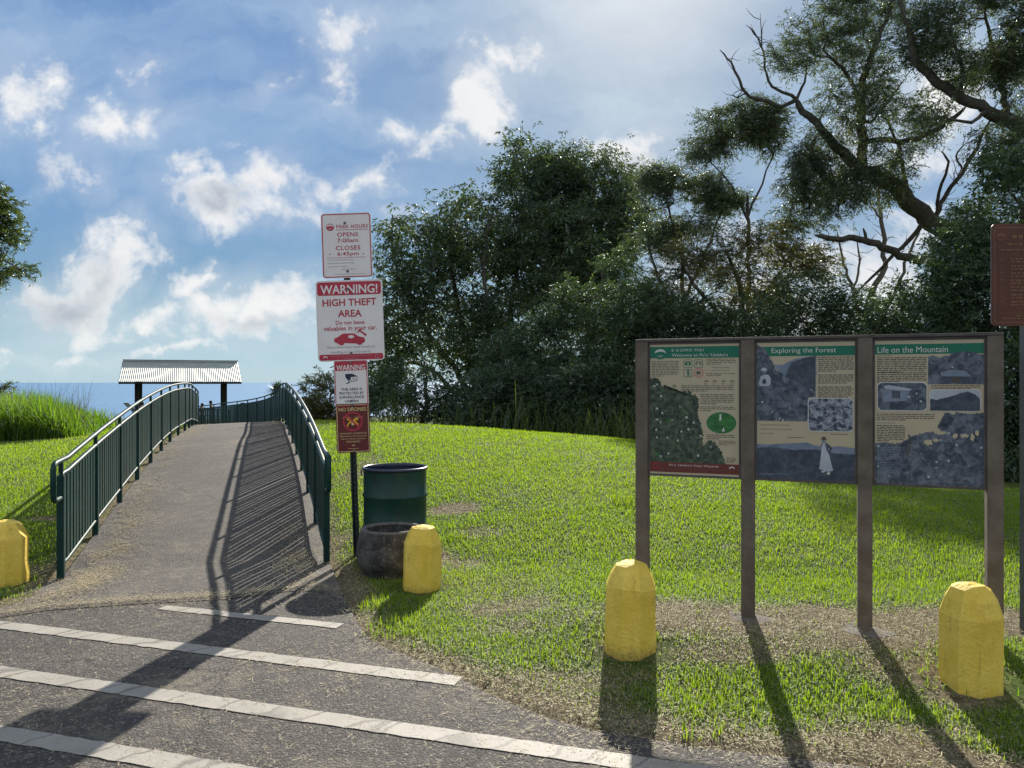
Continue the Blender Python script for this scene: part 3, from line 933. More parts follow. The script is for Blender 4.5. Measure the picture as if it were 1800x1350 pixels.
SIGN_MATS = [M_ALU, M_WHITE, M_RED, M_MAROON, M_TAN, M_NAVY, M_GREYTXT, M_YELLOW_PRINT]
WH, RD, MR, TN, NV, GT, YP = 1, 2, 3, 4, 5, 6, 7


def sign_base(w, h, r, edge_mat, field_mat, bw, gap=0.0, y=-.010):
    m = MB()
    o = rrect(-w / 2, -h / 2, w / 2, h / 2, r)
    m.slab(o, y, y + .003, 0)
    m.poly(o, y - .0006, field_mat)
    a = rrect(-w / 2 + gap, -h / 2 + gap, w / 2 - gap, h / 2 - gap, r - gap * .7)
    b = rrect(-w / 2 + gap + bw, -h / 2 + gap + bw, w / 2 - gap - bw, h / 2 - gap - bw, max(.004, r - gap * .7 - bw))
    m.ring(a, b, y - .0012, edge_mat)
    return m


def bolts(parent, spots, y=-.012):
    for (a, b) in spots:
        q = MB(); hexa = ellipse(0, 0, .009, .009, 6)
        q.slab(hexa, -.006, 0, 0); q.slab(ellipse(0, 0, .013, .013, 14), -.0012, .0008, 0)
        q.build('bolt', M_BOLT, parent, (a, y, b))


def emblem(m, cx, cz, r, y, c1, c2):
    """park emblem: a disc with a pale ridge and ripples"""
    m.poly(ellipse(cx, cz, r, r * .92, 24), y, c1)
    top = [(cx + r * .86 * math.cos(R(a)), cz + r * .10 + r * .60 * math.sin(R(a))) for a in range(175, 4, -10)]
    low = [(cx + r * .80 * math.cos(R(a)), cz - r * .02 + r * .34 * math.sin(R(a))) for a in range(8, 176, 12)]
    m.poly(top + low, y - .0006, c2)
    for q in (.28, .48):
        z0 = cz - r * q
        m.poly([(cx - r * .55, z0), (cx, z0 - r * .10), (cx + r * .55, z0), (cx, z0 - r * .03)], y - .0006, c2)


ys = -.0122
# park hours
s = sign_base(.456, .590, .030, RD, WH, .009, .006)
emblem(s, -.145, .170, .036, ys, RD, WH)
s.text('PARK HOURS', .055, .172, ys, RD, w=.285, h=.034, bold=.012, spacing=1.1)
s.rect(-.095, .140, .200, .144, ys, RD)
s.text('OPENS', 0.012, .100, ys, RD, w=.190, h=.040, bold=.014, spacing=1.1)
s.text('7:00am', .012, .046, ys, RD, w=.190, h=.036, bold=.012, spacing=1.05)
s.text('CLOSES', .012, -.022, ys, RD, w=.225, h=.040, bold=.014, spacing=1.1)
s.text('6:45pm', .010, -.080, ys, RD, w=.195, h=.044, bold=.012, spacing=1.05)
s.rect(-.185, -.111, .175, -.108, ys, RD)
for i, l in enumerate(('Vehicles remaining after closing', 'may be cited and may be towed', "away at owner's expense.")):
    s.text(l, 0, -.130 - .030 * i, ys, GT, h=.017, left=-.180)
s.text('HAR. §13-146-40', .010, -.218, ys, GT, h=.016)
s.rect(-.12, -.262, .16, -.259, ys, GT)
s.poly(ellipse(-.155, -.075, .006, .006, 8), ys, NV); s.poly(ellipse(.150, -.082, .006, .006, 8), ys, NV)
o = s.build('park_hours_sign', SIGN_MATS, sp, (.008, 0, (2.853) / 1.05)); tag(o, 'white park hours sign with red border and lettering')
bolts(o, [(-.01, .205), (.0, -.235)])
# high theft
s = sign_base(.607, .736, .035, WH, WH, .008, .004)
s.poly(rrect(-.290, .232, .290, .352, .022), ys, RD)
s.text('WARNING!', .0, .285, ys - .0006, WH, w=.52, h=.082, bold=.018)
s.text('HIGH THEFT', .0, .166, ys, RD, w=.490, h=.066, bold=.020)
s.text('AREA', .0, .065, ys, RD, w=.215, h=.064, bold=.020)
s.text('Do not leave', .0, -.018, ys, RD, h=.036, bold=.012)
s.text('valuables in your car.', .0, -.075, ys, RD, w=.485, bold=.012)
car = [(-.150, -.192), (-.148, -.160), (-.120, -.150), (-.070, -.118), (.030, -.118), (.075, -.148), (.125, -.160), (.130, -.188), (.122, -.205)]
m_car = car + [(.105, -.205)] + [(.080 + .026 * math.cos(R(a)), -.203 + .022 * math.sin(R(a))) for a in range(-5, -180, -25)] + [(-.050, -.205)] + \
    [(-.085 + .026 * math.cos(R(a)), -.203 + .022 * math.sin(R(a))) for a in range(-5, -180, -25)] + [(-.125, -.203)]
s.poly(m_car, ys, RD)
star = []
for i in range(16):
    rr = .028 if i % 2 == 0 else .015
    star.append((.005 + rr * 1.3 * math.cos(2 * math.pi * i / 16), -.148 + rr * .7 * math.sin(2 * math.pi * i / 16)))
s.poly(star, ys - .0006, WH)
s.poly([(.078, -.100), (.088, -.090), (.148, -.132), (.138, -.147)], ys - .0003, RD)
s.poly([(.058, -.112), (.068, -.118), (.082, -.100), (.110, -.082), (.100, -.078), (.078, -.088)], ys - .0009, RD)
s.text('There have been many break-ins', .0, -.243, ys, GT, w=.440, h=.026, bold=.004)
s.text('resulting in loss of property.', .0, -.287, ys, GT, w=.365, h=.028, bold=.004)
s.poly(rrect(-.290, -.358, .290, -.305, .016), ys, RD)
s.text('DEPARTMENT OF LAND AND NATURAL RESOURCES', .0, -.322, ys - .0006, GT, w=.37, h=.009)
s.text('Division of State Parks', .0, -.343, ys - .0006, GT, h=.010)
s.poly(ellipse(-.235, -.332, .020, .013, 16), ys - .0006, WH); s.poly(ellipse(-.235, -.337, .016, .009, 16), ys - .0012, RD)
s.ring(ellipse(.235, -.332, .018, .018, 18), ellipse(.235, -.332, .015, .015, 18), ys - .0006, GT)
o = s.build('theft_warning_sign', SIGN_MATS, sp, (.016, -.004, (2.135) / 1.05)); tag(o, 'large white theft warning sign with a red band and a red car')
bolts(o, [(-.01, .285), (.0, -.300)])
# surveillance
s = sign_base(.306, .425, .020, RD, WH, .007, .005)
s.poly(rrect(-.142, .118, .142, .205, .014), ys - .0002, RD)
s.text('WARNING', .0, .145, ys - .0008, WH, w=.262, h=.050, bold=.018)
s.poly([(-.052, .088), (.012, .088), (.058, .066), (.005, .062), (-.006, .048), (-.018, .018), (-.050, .056)], ys, NV)
s.poly([(-.006, .062), (.058, .064), (.056, .022), (-.004, .016)], ys - .0003, NV)
s.poly([(-.001, .058), (.053, .060), (.051, .026), (.000, .021)], ys - .0007, WH)
s.ring(ellipse(.026, .041, .013, .012, 16), ellipse(.026, .041, .009, .008, 16), ys - .0011, NV)
s.poly([(-.020, .024), (-.012, .010), (-.035, -.004), (-.048, .002), (-.030, .010)], ys, NV)
for i, (l, w_) in enumerate((('THIS AREA IS', .195), ('PROTECTED BY', .225), ('SURVEILLANCE', .225), ('CAMERA', .125))):
    s.text(l, .0, -.052 - .036 * i, ys, NV, w=w_, h=.024, bold=.012)
o = s.build('surveillance_sign', SIGN_MATS, sp, (.006, 0, (1.533) / 1.05)); tag(o, 'small white and red surveillance camera sign')
bolts(o, [(.0, .190), (.004, -.195)])
# no drones
s = sign_base(.306, .446, .022, TN, MR, .006, .008)
s.text('NO DRONES', .0, .172, ys, TN, w=.250, h=.034, bold=.014)
s.poly([(-.050, .092), (-.012, .086), (.0, .070), (.014, .086), (.052, .092), (.050, .074), (.020, .070), (.052, .036), (.052, .014), (.040, .016), (.038, .034), (.008, .056),
        (-.010, .056), (-.040, .034), (-.042, .016), (-.054, .014), (-.052, .036), (-.022, .068), (-.052, .074)], ys - .0002, YP)
s.rect(-.090, .096, -.018, .100, ys - .0002, TN); s.rect(.018, .096, .090, .100, ys - .0002, TN)
s.poly(ellipse(.0, .040, .014, .016, 14), ys - .0003, TN)
s.ring(ellipse(0, .060, .090, .088, 32), ellipse(0, .060, .076, .074, 32), ys - .0008, RD)
s.poly([(-.060, .108), (-.048, .118), (.062, .012), (.050, .002)], ys - .0012, RD)
for i, (l, w_) in enumerate((('LAUNCHING, LANDING OR', .245), ('Operation of unmanned', .245), ('Aerial Vehicle Systems', .225), ('PROHIBITED', .125))):
    s.text(l, .0, -.048 - .025 * i, ys, TN, w=w_, h=.016, bold=.004)
s.poly(ellipse(.0, -.160, .014, .009, 14), ys, TN); s.poly(ellipse(.0, -.164, .010, .006, 14), ys - .0005, MR)
s.rect(-.05, -.187, .05, -.184, ys, TN)
o = s.build('no_drones_sign', SIGN_MATS, sp, (.008, 0, (1.106) / 1.05)); tag(o, 'small maroon and tan no drones sign')
bolts(o, [(.004, .200), (.0, -.200)])


# ------------------------------------------------------------------ drum, planter, bollards
dxp, dyp = -1.068, 7.02
dr = empty('trash_drum', (dxp, dyp, .0), 'dark green open steel drum standing behind the stone planter', 'trash can')
m = MB()
r0 = .284
prof = [(0, .02), (r0 - .012, .02), (r0, .0), (r0 + .006, .012), (r0, .026), (r0, .27), (r0 + .011, .283), (r0 + .011, .293), (r0, .306), (r0, .555), (r0 + .011, .568), (r0 + .011, .578), (r0, .591), (r0, .79), (r0 + .003, .80)]
m.lathe(prof, 64)
inner = [(r0 - .003, .82), (r0 - .006, .60), (r0 - .006, .05), (0, .05)]
m.lathe(inner, 64, 1)
for vtx in range(len(m.v)):
    a, b, c = m.v[vtx]; rr = math.hypot(a, b)
    if rr > .1:
        th = math.atan2(b, a); f = 1 + .006 * math.sin(3 * th + c * 5) + .004 * math.sin(7 * th - c * 9)
        m.v[vtx] = (a * f, b * f, c)
m.build('drum', [M_DRUM, M_DRUM_IN], dr)
m = MB()
m.lathe([(r0 - .006, .800), (r0 + .006, .798), (r0 + .014, .808), (r0 + .013, .822), (r0 + .002, .829), (r0 - .007, .822), (r0 - .006, .800)], 64)
m.build('rim', M_DRUM_IN, dr)
m = MB(); m.tube([(-r0 - .010, -.03, .79), (-r0 - .020, -.035, .775), (-r0 - .016, -.035, .745)], .006, 6)
m.build('rim_clip', M_BOLT, dr)

mpl = bpy.data.materials.new('exposed_aggregate_concrete'); mpl.use_nodes = True
n = NT(mpl.node_tree); co = n.n('ShaderNodeTexCoord').outputs['Object']
vo = n.n('ShaderNodeTexVoronoi', {'Vector': co, 'Scale': 60.0}, feature='F1')
sc = n.n('ShaderNodeSeparateColor', {0: vo.outputs['Color']}).outputs[0]
nz = n.noise(co, 7.0, 6, .65).outputs['Fac']
c = n.mix(n.step(nz, .35, .7), (.036, .035, .034, 1), (.095, .090, .085, 1))
c = n.mix(n.math('MULTIPLY', n.step(sc, .86, .99), .6), c, (.17, .16, .15, 1))
b = n.n('ShaderNodeBsdfPrincipled', {'Base Color': c, 'Roughness': .9, 'Specular IOR Level': .2,
        'Normal': n.n('ShaderNodeBump', {'Strength': 1.0, 'Distance': .004, 'Height': n.math('MULTIPLY', vo.outputs['Distance'], -1.0)}).outputs[0]})
n.n('ShaderNodeOutputMaterial', {'Surface': b.outputs[0]})
pxp, pyp = -1.005, 6.41
m = MB()
m.lathe([(0, .0), (.210, .0), (.228, .008), (.234, .030), (.230, .045), (.258, .075), (.284, .120), (.293, .165), (.290, .215), (.280, .275), (.267, .330), (.258, .372), (.252, .386),
         (.244, .391), (.232, .391), (.226, .383), (.222, .350), (.222, .190), (.0, .185)], 64)
m.lathe([(.2535, .380), (.2535, .390), (.245, .3965), (.222, .3965), (.2135, .389), (.2135, .376)], 64, 1)
pl = m.build('stone_planter', [mpl, material('sunlit_tone_concrete_rim', (.15, .14, .13), .9, .2, second=(.08, .075, .07), scale=14.0, bump=.003, bscale=40)], None, (pxp, pyp, -.01))  # rim paler than the body: sunlight on its top put into the colour
tag(pl, 'round dark pebbled concrete planter in front of the green drum', 'planter')

mb = bpy.data.materials.new('yellow_bollard_paint'); mb.use_nodes = True
n = NT(mb.node_tree); co = n.n('ShaderNodeTexCoord').outputs['Object']
oi = n.n('ShaderNodeObjectInfo').outputs['Random']
cov = n.n('ShaderNodeVectorMath', {0: co, 1: n.n('ShaderNodeVectorMath', {0: (7.0, 3.0, 5.0), 'Scale': oi}, operation='SCALE').outputs[0]}, operation='ADD').outputs[0]
nz = n.noise(cov, 6.0, 7, .65).outputs['Fac']; nf = n.noise(cov, 55.0, 6, .7).outputs['Fac']
z = n.n('ShaderNodeSeparateXYZ', {0: co}).outputs[2]
c = n.mix(n.step(nz, .3, .7), (.72, .51, .065, 1), (.84, .62, .12, 1))
c = n.mix(n.math('MULTIPLY', n.step(nf, .54, .74), .6), c, (.46, .30, .035, 1))
run = n.noise(n.n('ShaderNodeVectorMath', {0: cov, 1: (1, 1, .12)}, operation='MULTIPLY').outputs[0], 24.0, 5, .65).outputs['Fac']
c = n.mix(n.math('MULTIPLY', n.step(run, .56, .76), .55), c, (.34, .235, .05, 1))
dirt = n.step(n.math('ADD', n.math('MULTIPLY', z, -4.2), n.math('MULTIPLY', n.math('ADD', nz, nf), .8)), .35, 1.0)
c = n.mix(n.math('MULTIPLY', dirt, .8), c, (.13, .085, .04, 1))
chip = n.step(n.noise(cov, 26.0, 3, .5).outputs['Fac'], .735, .76)
c = n.mix(n.math('MULTIPLY', chip, .8), c, (.16, .13, .10, 1))
b = n.n('ShaderNodeBsdfPrincipled', {'Base Color': c, 'Roughness': .62, 'Specular IOR Level': .22,
        'Normal': n.n('ShaderNodeBump', {'Strength': 1.0, 'Distance': .016, 'Height': n.math('ADD', nz, n.math('MULTIPLY', nf, .5))}).outputs[0]})
n.n('ShaderNodeOutputMaterial', {'Surface': b.outputs[0]})


def bollard(x, y, w, h, rot, cham, lab, lean=(0, 0), seed=1, dz=0.0):
    """octagonal post: a square of width w with its corners cut by cham, a chamfered top"""
    rg = random.Random(seed)
    def octo(hw_, c_):
        a, b_ = hw_, hw_ - c_
        return [(a, -b_), (a, b_), (b_, a), (-b_, a), (-a, b_), (-a, -b_), (-b_, -a), (b_, -a)]
    bm = bmesh.new(); rings = []
    hw_ = w / 2
    sh = h - .135 * (h / .545)
    levels = [(hw_ * 1.02, cham, -.08), (hw_ * 1.02, cham, .0), (hw_ * 1.01, cham, .10), (hw_, cham, sh * .5), (hw_ * .985, cham, sh - .01), (hw_ * .97, cham, sh), (hw_ * .80, cham * .95, sh + (h - sh) * .48), (hw_ * .60, cham * .9, sh + (h - sh) * .84), (hw_ * .40, cham * .9, h - .006), (hw_ * .18, cham * .9, h)]
    for (a, c_, z_) in levels:
        rings.append([bm.verts.new((p + rg.uniform(-.003, .003), q + rg.uniform(-.003, .003), z_ + rg.uniform(-.004, .004) * (z_ > .01))) for p, q in octo(a, c_ * a / hw_)])
    for i in range(len(rings) - 1):
        for k_ in range(8):
            bm.faces.new((rings[i][k_], rings[i][(k_ + 1) % 8], rings[i + 1][(k_ + 1) % 8], rings[i + 1][k_]))
    bm.faces.new(rings[-1])
    sharp = [e for e in bm.edges if e.is_manifold and e.calc_face_angle(0) > .25]
    bmesh.ops.bevel(bm, geom=sharp, offset=.007, segments=2, affect='EDGES', profile=.6)
    bmesh.ops.triangulate(bm, faces=[f for f in bm.faces if len(f.verts) > 4])
    bmesh.ops.subdivide_edges(bm, edges=[e for e in bm.edges if e.calc_length() > .07], cuts=2, use_grid_fill=True)
    for q in bm.verts:
        f = 1 + .018 * (fbm(np.array([q.co.x * 14 + q.co.z * 9 + seed * 5]), np.array([q.co.y * 14 + q.co.z * 11]), seed)[0] - .5)
        q.co.x *= f; q.co.y *= f
    me = bpy.data.meshes.new('bollard'); bm.to_mesh(me); bm.free()
    me.materials.append(mb)
    for p in me.polygons: p.use_smooth = False
    o = bpy.data.objects.new('bollard', me); COL.objects.link(o)
    o.location = (x, y, float(terr0(x, y)) - .02 + dz); o.rotation_euler = (R(lean[0]), R(lean[1]), R(rot))
    return tag(o, lab, 'bollard', 'yellow concrete bollards along the lot edge')


bollard(-3.985, 6.05, .285, .53, 8, .085, 'yellow concrete bollard to the left of the ramp railing, by the lot edge', seed=3)
bollard(-.694, 5.90, .276, .52, 14, .088, 'yellow concrete bollard standing in front of the pebbled planter', (0, 1.5), seed=5)
bollard(.675, 4.41, .284, .535, -7, .092, 'yellow concrete bollard in front of the first information board post', (0, 1.0), seed=11)
bollard(2.345, 3.93, .266, .605, 12, .066, 'largest yellow concrete bollard, by the mountain poster end of the information board', (1.0, -.5), seed=17, dz=-.062)


# ------------------------------------------------------------------ information board
P2 = Vector((1.585, 5.155, 0)); AX = Vector((.664, -.257, 0)); SPC = AX.length; AX.normalize()
ang = math.atan2(AX.y, AX.x)
ib = empty('information_board', (P2.x - AX.x * SPC, P2.y - AX.y * SPC, .012), 'long timber board on four posts with three park posters', 'information board', None, ang)
PW = .086
ib.scale = (.9375, .9375, .9375); ib.location = (ib.location.x * .9375, ib.location.y * .9375, .112)
for i in range(4):
    m = MB(); m.bevbox((i * SPC - PW / 2, -PW / 2, -.10), (i * SPC + PW / 2, PW / 2, 1.865), .004)
    m.build('post', M_POSTW, ib)
m = MB(); m.bevbox((-PW / 2, -PW / 2 - .002, 1.8655), (3 * SPC + PW / 2, PW / 2 + .002, 1.884), .003)
m.build('top_cap', M_FRAME, ib)
for i in (1, 2):
    m = MB()
    pts = [(i * SPC + .145 * (1 + .25 * math.sin(3 * a + i)) * math.cos(a), .13 * (1 + .2 * math.cos(2 * a + i)) * math.sin(a)) for a in np.linspace(0, 2 * math.pi, 26, endpoint=False)]
    m.add([(a, b, .004) for a, b in pts] + [(i * SPC, 0, .022)], [(k, (k + 1) % 26, 26) for k in range(26)], 0, True)
    m.build('concrete_footing', material('footing_concrete', (.16, .145, .125), .95, .2, second=(.10, .085, .065), scale=9, bump=.006, bscale=30), ib)
POSTER_MATS = [M_FRAME, M_CREAM, M_GBAND, M_MBAND, M_INK, M_PALE, M_PH_FOREST, M_PH_BLUE, M_PH_BLUE_DARK, M_PH_MIST, M_PH_PALE, M_PH_ROCK, M_LEAFP, M_RED, M_GBAND, M_PINK]
FR, CR, GB, MBD, INK, PAL, FOR, BLU, BLD, MIS, PPL, ROC, LEA, PRED = range(14)
ZT, ZB = 1.8652, .932
X0L, X1L = PW / 2 + .001, SPC - PW / 2 - .001
MAR = .014


class Poster:
    """poster sheet in u (0..1 across), v (0..1 down)"""
    def __init__(self, i):
        self.x0 = i * SPC + X0L + MAR; self.x1 = i * SPC + X1L - MAR; self.zt = ZT - .020; self.zb = ZB + .016; self.m = MB(); self.yb = -.0235
        self.w = self.x1 - self.x0; self.h = self.zt - self.zb
        self.m.rect(self.x0, self.zb, self.x1, self.zt, self.yb, CR)
    def q(self, u, v): return (self.x0 + u * self.w, self.zt - v * self.h)
    def y(self, l): return self.yb - .0005 * l
    def rect(self, u0, v0, u1, v1, l, mi):
        a = self.q(u0, v1); b = self.q(u1, v0); self.m.rect(a[0], a[1], b[0], b[1], self.y(l), mi)
    def poly(self, pts, l, mi): self.m.poly([self.q(*p) for p in pts], self.y(l), mi)
    def rr(self, u0, v0, u1, v1, r, l, mi):
        a = self.q(u0, v1); b = self.q(u1, v0); self.m.poly(rrect(a[0], a[1], b[0], b[1], r), self.y(l), mi)
    def text(self, s, u, v, l, mi, w=None, h=None, **k):
        if 'left' in k: k['left'] = self.x0 + k['left'] * self.w
        c = self.q(u, v); self.m.text(s, c[0], c[1], self.y(l), mi, w * self.w if w else None, h * self.h if h else None, **k)
    def lines(self, u0, u1, v0, n, pitch, l, mi, rg, size=.42, center=False, last=.5):
        for i in range(n):
            end = u1 if i < n - 1 else u0 + (u1 - u0) * last
            cur = u0
            while cur < end - .012:
                wd = rg.uniform(.014, .062); e2 = min(cur + wd, end)
                self.rect(cur, v0 + i * pitch, e2, v0 + i * pitch + pitch * size, l, mi)
                cur = e2 + .009
    def jag(self, pts, amp, seed, sub=7):
        rg = random.Random(seed); out = []
        for i in range(len(pts) - 1):
            (a, b), (c, d) = pts[i], pts[i + 1]
            for k_ in range(sub):
                f = k_ / sub; out.append((a + (c - a) * f + rg.uniform(-amp, amp), b + (d - b) * f + rg.uniform(-amp, amp)))
        out.append(pts[-1]); return out
    def build(self, i, lab):
        fr = MB()
        x0, x1 = i * SPC + X0L, i * SPC + X1L
        fr.box((x0, -.018, ZB), (x1, .020, ZT))                        # backing board
        for lo, hi in (((x0, -.026, ZB), (x0 + MAR, -.0185, ZT)), ((x1 - MAR, -.026, ZB), (x1, -.0185, ZT)),
                       ((x0 + MAR, -.026, ZB), (x1 - MAR, -.0185, ZB + .016)), ((x0 + MAR, -.026, ZT - .020), (x1 - MAR, -.0185, ZT))):
            fr.box(lo, hi)
        f = fr.build('panel_frame', M_FRAME, ib)
        p = self.m.build('poster', POSTER_MATS, f); tag(p, lab)


def squares_icon(P, u, v, w, h, mi, l):
    P.rr(u, v, u + w, v + h, .008, l, mi); P.rr(u + .006, v + .004, u + w - .006, v + h - .004, .006, l + 1, CR)


rg = random.Random(4)
# welcome poster
p = Poster(0)
p.rect(0, .018, 1, .106, 1, GB)
c = p.q(.118, .070); emblem(p.m, c[0], c[1], .044, p.y(2), GB, PAL)
p.text('E KOMO MAI', 0, .046, 2, PAL, w=.36, h=.020, left=.250, spacing=1.2)
p.text("Welcome to Pu'u 'Ualaka'a", 0, .083, 2, PAL, w=.63, h=.023, left=.250)
p.lines(.02, .33, .128, 10, .0125, 1, INK, rg)
for k_, (uu, vv) in enumerate(((.385, .118), (.505, .118), (.385, .190), (.505, .190))):
    if k_ < 3: squares_icon(p, uu, vv, .100, .062, GB, 1)
    else:
        cc = p.q(uu + .052, vv + .031); p.m.ring(ellipse(cc[0], cc[1], .032, .032, 24), ellipse(cc[0], cc[1], .028, .028, 24), p.y(2), PRED)
p.rect(.400, .136, .470, .162, 3, GB); p.poly([(.425, .136), (.430, .130), (.448, .130), (.452, .136)], 3, GB); c = p.q(.436, .149); p.m.poly(ellipse(c[0], c[1], .007, .007, 12), p.y(4), CR)
p.rect(.522, .132, .588, .137, 3, GB); p.rect(.514, .147, .596, .151, 3, GB); p.poly([(.535, .137), (.543, .137), (.530, .166), (.520, .166)], 4, GB); p.poly([(.567, .137), (.575, .137), (.590, .166), (.580, .166)], 4, GB)
c = p.q(.437, .202); p.m.poly(ellipse(c[0], c[1], .007, .007, 12), p.y(3), GB)
p.poly([(.428, .209), (.446, .209), (.452, .224), (.446, .229), (.452, .246), (.444, .246), (.436, .232), (.428, .247), (.420, .246), (.430, .228), (.424, .218)], 3, GB)
p.rect(.460, .214, .463, .247, 3, GB)
p.poly([(.528, .212), (.540, .210), (.546, .204), (.556, .206), (.566, .214), (.582, .206), (.580, .218), (.574, .224), (.576, .238), (.566, .238), (.562, .226), (.546, .228), (.544, .240), (.534, .240), (.536, .226)], 3, INK)
p.lines(.645, .965, .114, 4, .0125, 1, INK, rg)
p.text('Welcome Hikers', .805, .179, 1, INK, h=.014, shear=.25); p.text('Leave only footprints', .805, .203, 1, INK, h=.014, shear=.25)
p.lines(.645, .965, .224, 2, .0125, 1, INK, rg)
for uu in (.61, .705, .80, .895):
    sgn = 1 if uu in (.61, .80) else -1
    q_ = [(0, .290), (.03, .276), (.045, .278), (.06, .286), (.066, .290), (.05, .287), (.03, .286)]
    p.poly([(uu + (a if sgn > 0 else .066 - a), b) for a, b in q_], 1, INK); p.lines(uu + .01, uu + .05, .297, 2, .008, 1, INK, rg)
p.lines(.36, .95, .316, 4, .0132, 1, INK, rg)
p.lines(.575, .95, .382, 6, .0140, 1, INK, rg); p.lines(.575, .965, .476, 3, .0140, 1, INK, rg, last=.3)
line = p.jag([(0, .262), (.09, .262), (.12, .30), (.18, .335), (.26, .335), (.36, .366), (.44, .362), (.52, .385), (.555, .43), (.555, .50), (.53, .53), (.575, .60), (.605, .68), (.60, .76), (.66, .742), (.73, .735), (.77, .77), (.80, .80), (.86, .905)], .013, 3)
p.poly([(0, .908)] + line + [(.87, .908)], 1, FOR)
rg2 = random.Random(12)
for (uu, vv) in ((.14, .53), (.08, .58), (.07, .66), (.08, .72), (.44, .65), (.36, .67), (.32, .74), (.20, .72), (.50, .60), (.12, .60), (.13, .40), (.55, .85), (.05, .32), (.42, .56), (.58, .70)):
    c = p.q(uu, vv); st_ = []
    for i in range(10):
        rr = (.010 if i % 2 == 0 else .0045) * rg2.uniform(.7, 1.3); st_.append((c[0] + rr * math.cos(i * .628), c[1] + rr * math.sin(i * .628)))
    p.m.poly(st_, p.y(2), PAL)
for (uu, vv, r_) in ((.22, .60, .05), (.08, .86, .045), (.28, .33, .03), (.38, .52, .03)):
    c = p.q(uu, vv)
    for i in range(9):
        a = math.pi * (i + .5) / 9 + rg2.uniform(-.1, .1); L_ = r_ * rg2.uniform(.7, 1.15)
        p.m.poly([(c[0] - .002, c[1]), (c[0] + L_ * math.cos(a), c[1] + L_ * math.sin(a)), (c[0] + .002, c[1])], p.y(2) - .00008 * i, LEA)
c = p.q(.808, .598); p.m.poly(ellipse(c[0], c[1], .097, .071, 32), p.y(1), LEA); p.m.ring(ellipse(c[0], c[1], .098, .072, 32), ellipse(c[0], c[1], .094, .068, 32), p.y(2), GB)
p.poly([(.79, .535), (.805, .53), (.81, .56), (.80, .585), (.785, .58)], 2, PAL); p.poly([(.815, .655), (.835, .628), (.845, .66), (.82, .665)], 2, PAL)
p.text('Hibiscus Flower', .81, .674, 1, INK, h=.008); p.lines(.645, .955, .688, 3, .0140, 1, INK, rg)
p.lines(.78, .965, .732, 4, .0100, 1, INK, rg); p.lines(.86, .975, .858, 5, .0090, 1, INK, rg, last=.9)
p.rect(0, .908, 1, .985, 2, MBD)
p.text("Pu'u 'Ualaka'a State Wayside", .50, .930, 3, PAL, w=.56, h=.020)
p.rect(.12, .955, .88, .959, 3, PINK if False else INK); c = p.q(.925, .938); p.m.poly(ellipse(c[0], c[1], .018, .012, 18), p.y(3), PAL); p.m.poly(ellipse(c[0], c[1] - .005, .014, .009, 18), p.y(4), MBD)
c = p.q(.065, .938); p.m.ring(ellipse(c[0], c[1], .020, .022, 20), ellipse(c[0], c[1], .017, .019, 20), p.y(3), PRED)
p.build(0, 'cream welcome poster with a green band and forest photo')

# exploring the forest
p = Poster(1)
p.rect(0, .030, 1, .100, 1, GB)
p.text('Exploring the Forest', 0, .064, 2, PAL, w=.66, h=.046, left=.155, bold=.0)
p.poly(p.jag([(.13, .10), (.16, .14), (.20, .19), (.28, .24), (.62, .24), (.62, .10), (.50, .105), (.42, .12), (.33, .14), (.27, .165), (.19, .165)], .003, 5, 3), 2, MIS)
p.poly([(0, .575), (0, .01)] + p.jag([(0, .012), (.07, .035), (.12, .09), (.16, .145), (.20, .20), (.29, .235), (.36, .225), (.44, .15), (.50, .115), (.61, .095)], .004, 6) + [(.61, .40), (.535, .40), (.535, .575)], 3, BLU)
p.poly(p.jag([(.30, .25), (.36, .145), (.44, .13), (.52, .112), (.605, .10), (.605, .36), (.45, .30)], .004, 8, 4), 4, BLD)
# hatted man with small dog: outline only
p.poly([(.02, .30), (.04, .245), (.09, .235), (.12, .235), (.145, .26), (.145, .31), (.11, .32), (.04, .32)], 5, PPL)
c = p.q(.078, .213); p.m.poly(ellipse(c[0], c[1], .014, .018, 14), p.y(5), MIS); p.poly([(.04, .205), (.05, .190), (.075, .182), (.10, .190), (.112, .206), (.075, .210)], 6, PPL)
p.poly([(.055, .285), (.07, .265), (.095, .27), (.10, .30), (.06, .305)], 6, BLD)
p.lines(.635, .985, .108, 8, .0142, 1, INK, rg, .5); p.lines(.635, .985, .236, 5, .0142, 1, INK, rg, .5, last=.8); p.lines(.635, .985, .322, 6, .0142, 1, INK, rg, .5, last=.85)
a, b_ = p.q(.53, .648), p.q(.985, .403)
o1 = [(a[0] + .016, a[1]), (b_[0] - .016, a[1]), (b_[0], a[1] + .016), (b_[0], b_[1] - .016), (b_[0] - .016, b_[1]), (a[0] + .016, b_[1]), (a[0], b_[1] - .016), (a[0], a[1] + .016)]
p.m.poly(o1, p.y(6), PAL); cx_, cz_ = (a[0] + b_[0]) / 2, (a[1] + b_[1]) / 2
p.m.poly([(cx_ + (q[0] - cx_) * .965, cz_ + (q[1] - cz_) * .955) for q in o1], p.y(7), ROC)
p.lines(.76, .94, .662, 1, .010, 1, INK, rg, last=1.0)
for i, l in enumerate(('Pursuing woodland the few trails', 'in upward or any of which may lead', 'valley to valley')):
    p.text(l, 0, .606 + .032 * i, 1, INK, h=.014, shear=.35, left=.035)
p.rect(.32, .692, .49, .696, 1, INK)
p.poly([(0, 1)] + p.jag([(0, .748), (.12, .752), (.26, .742), (.40, .735), (.52, .728), (.60, .748), (.74, .758), (.86, .748), (1.0, .760)], .002, 12) + [(1, 1)], 1, MIS)
p.poly([(0, 1)] + p.jag([(0, .775), (.2, .770), (.4, .785), (.6, .776), (.8, .800), (1.0, .806)], .003, 13) + [(1, 1)], 2, BLD)
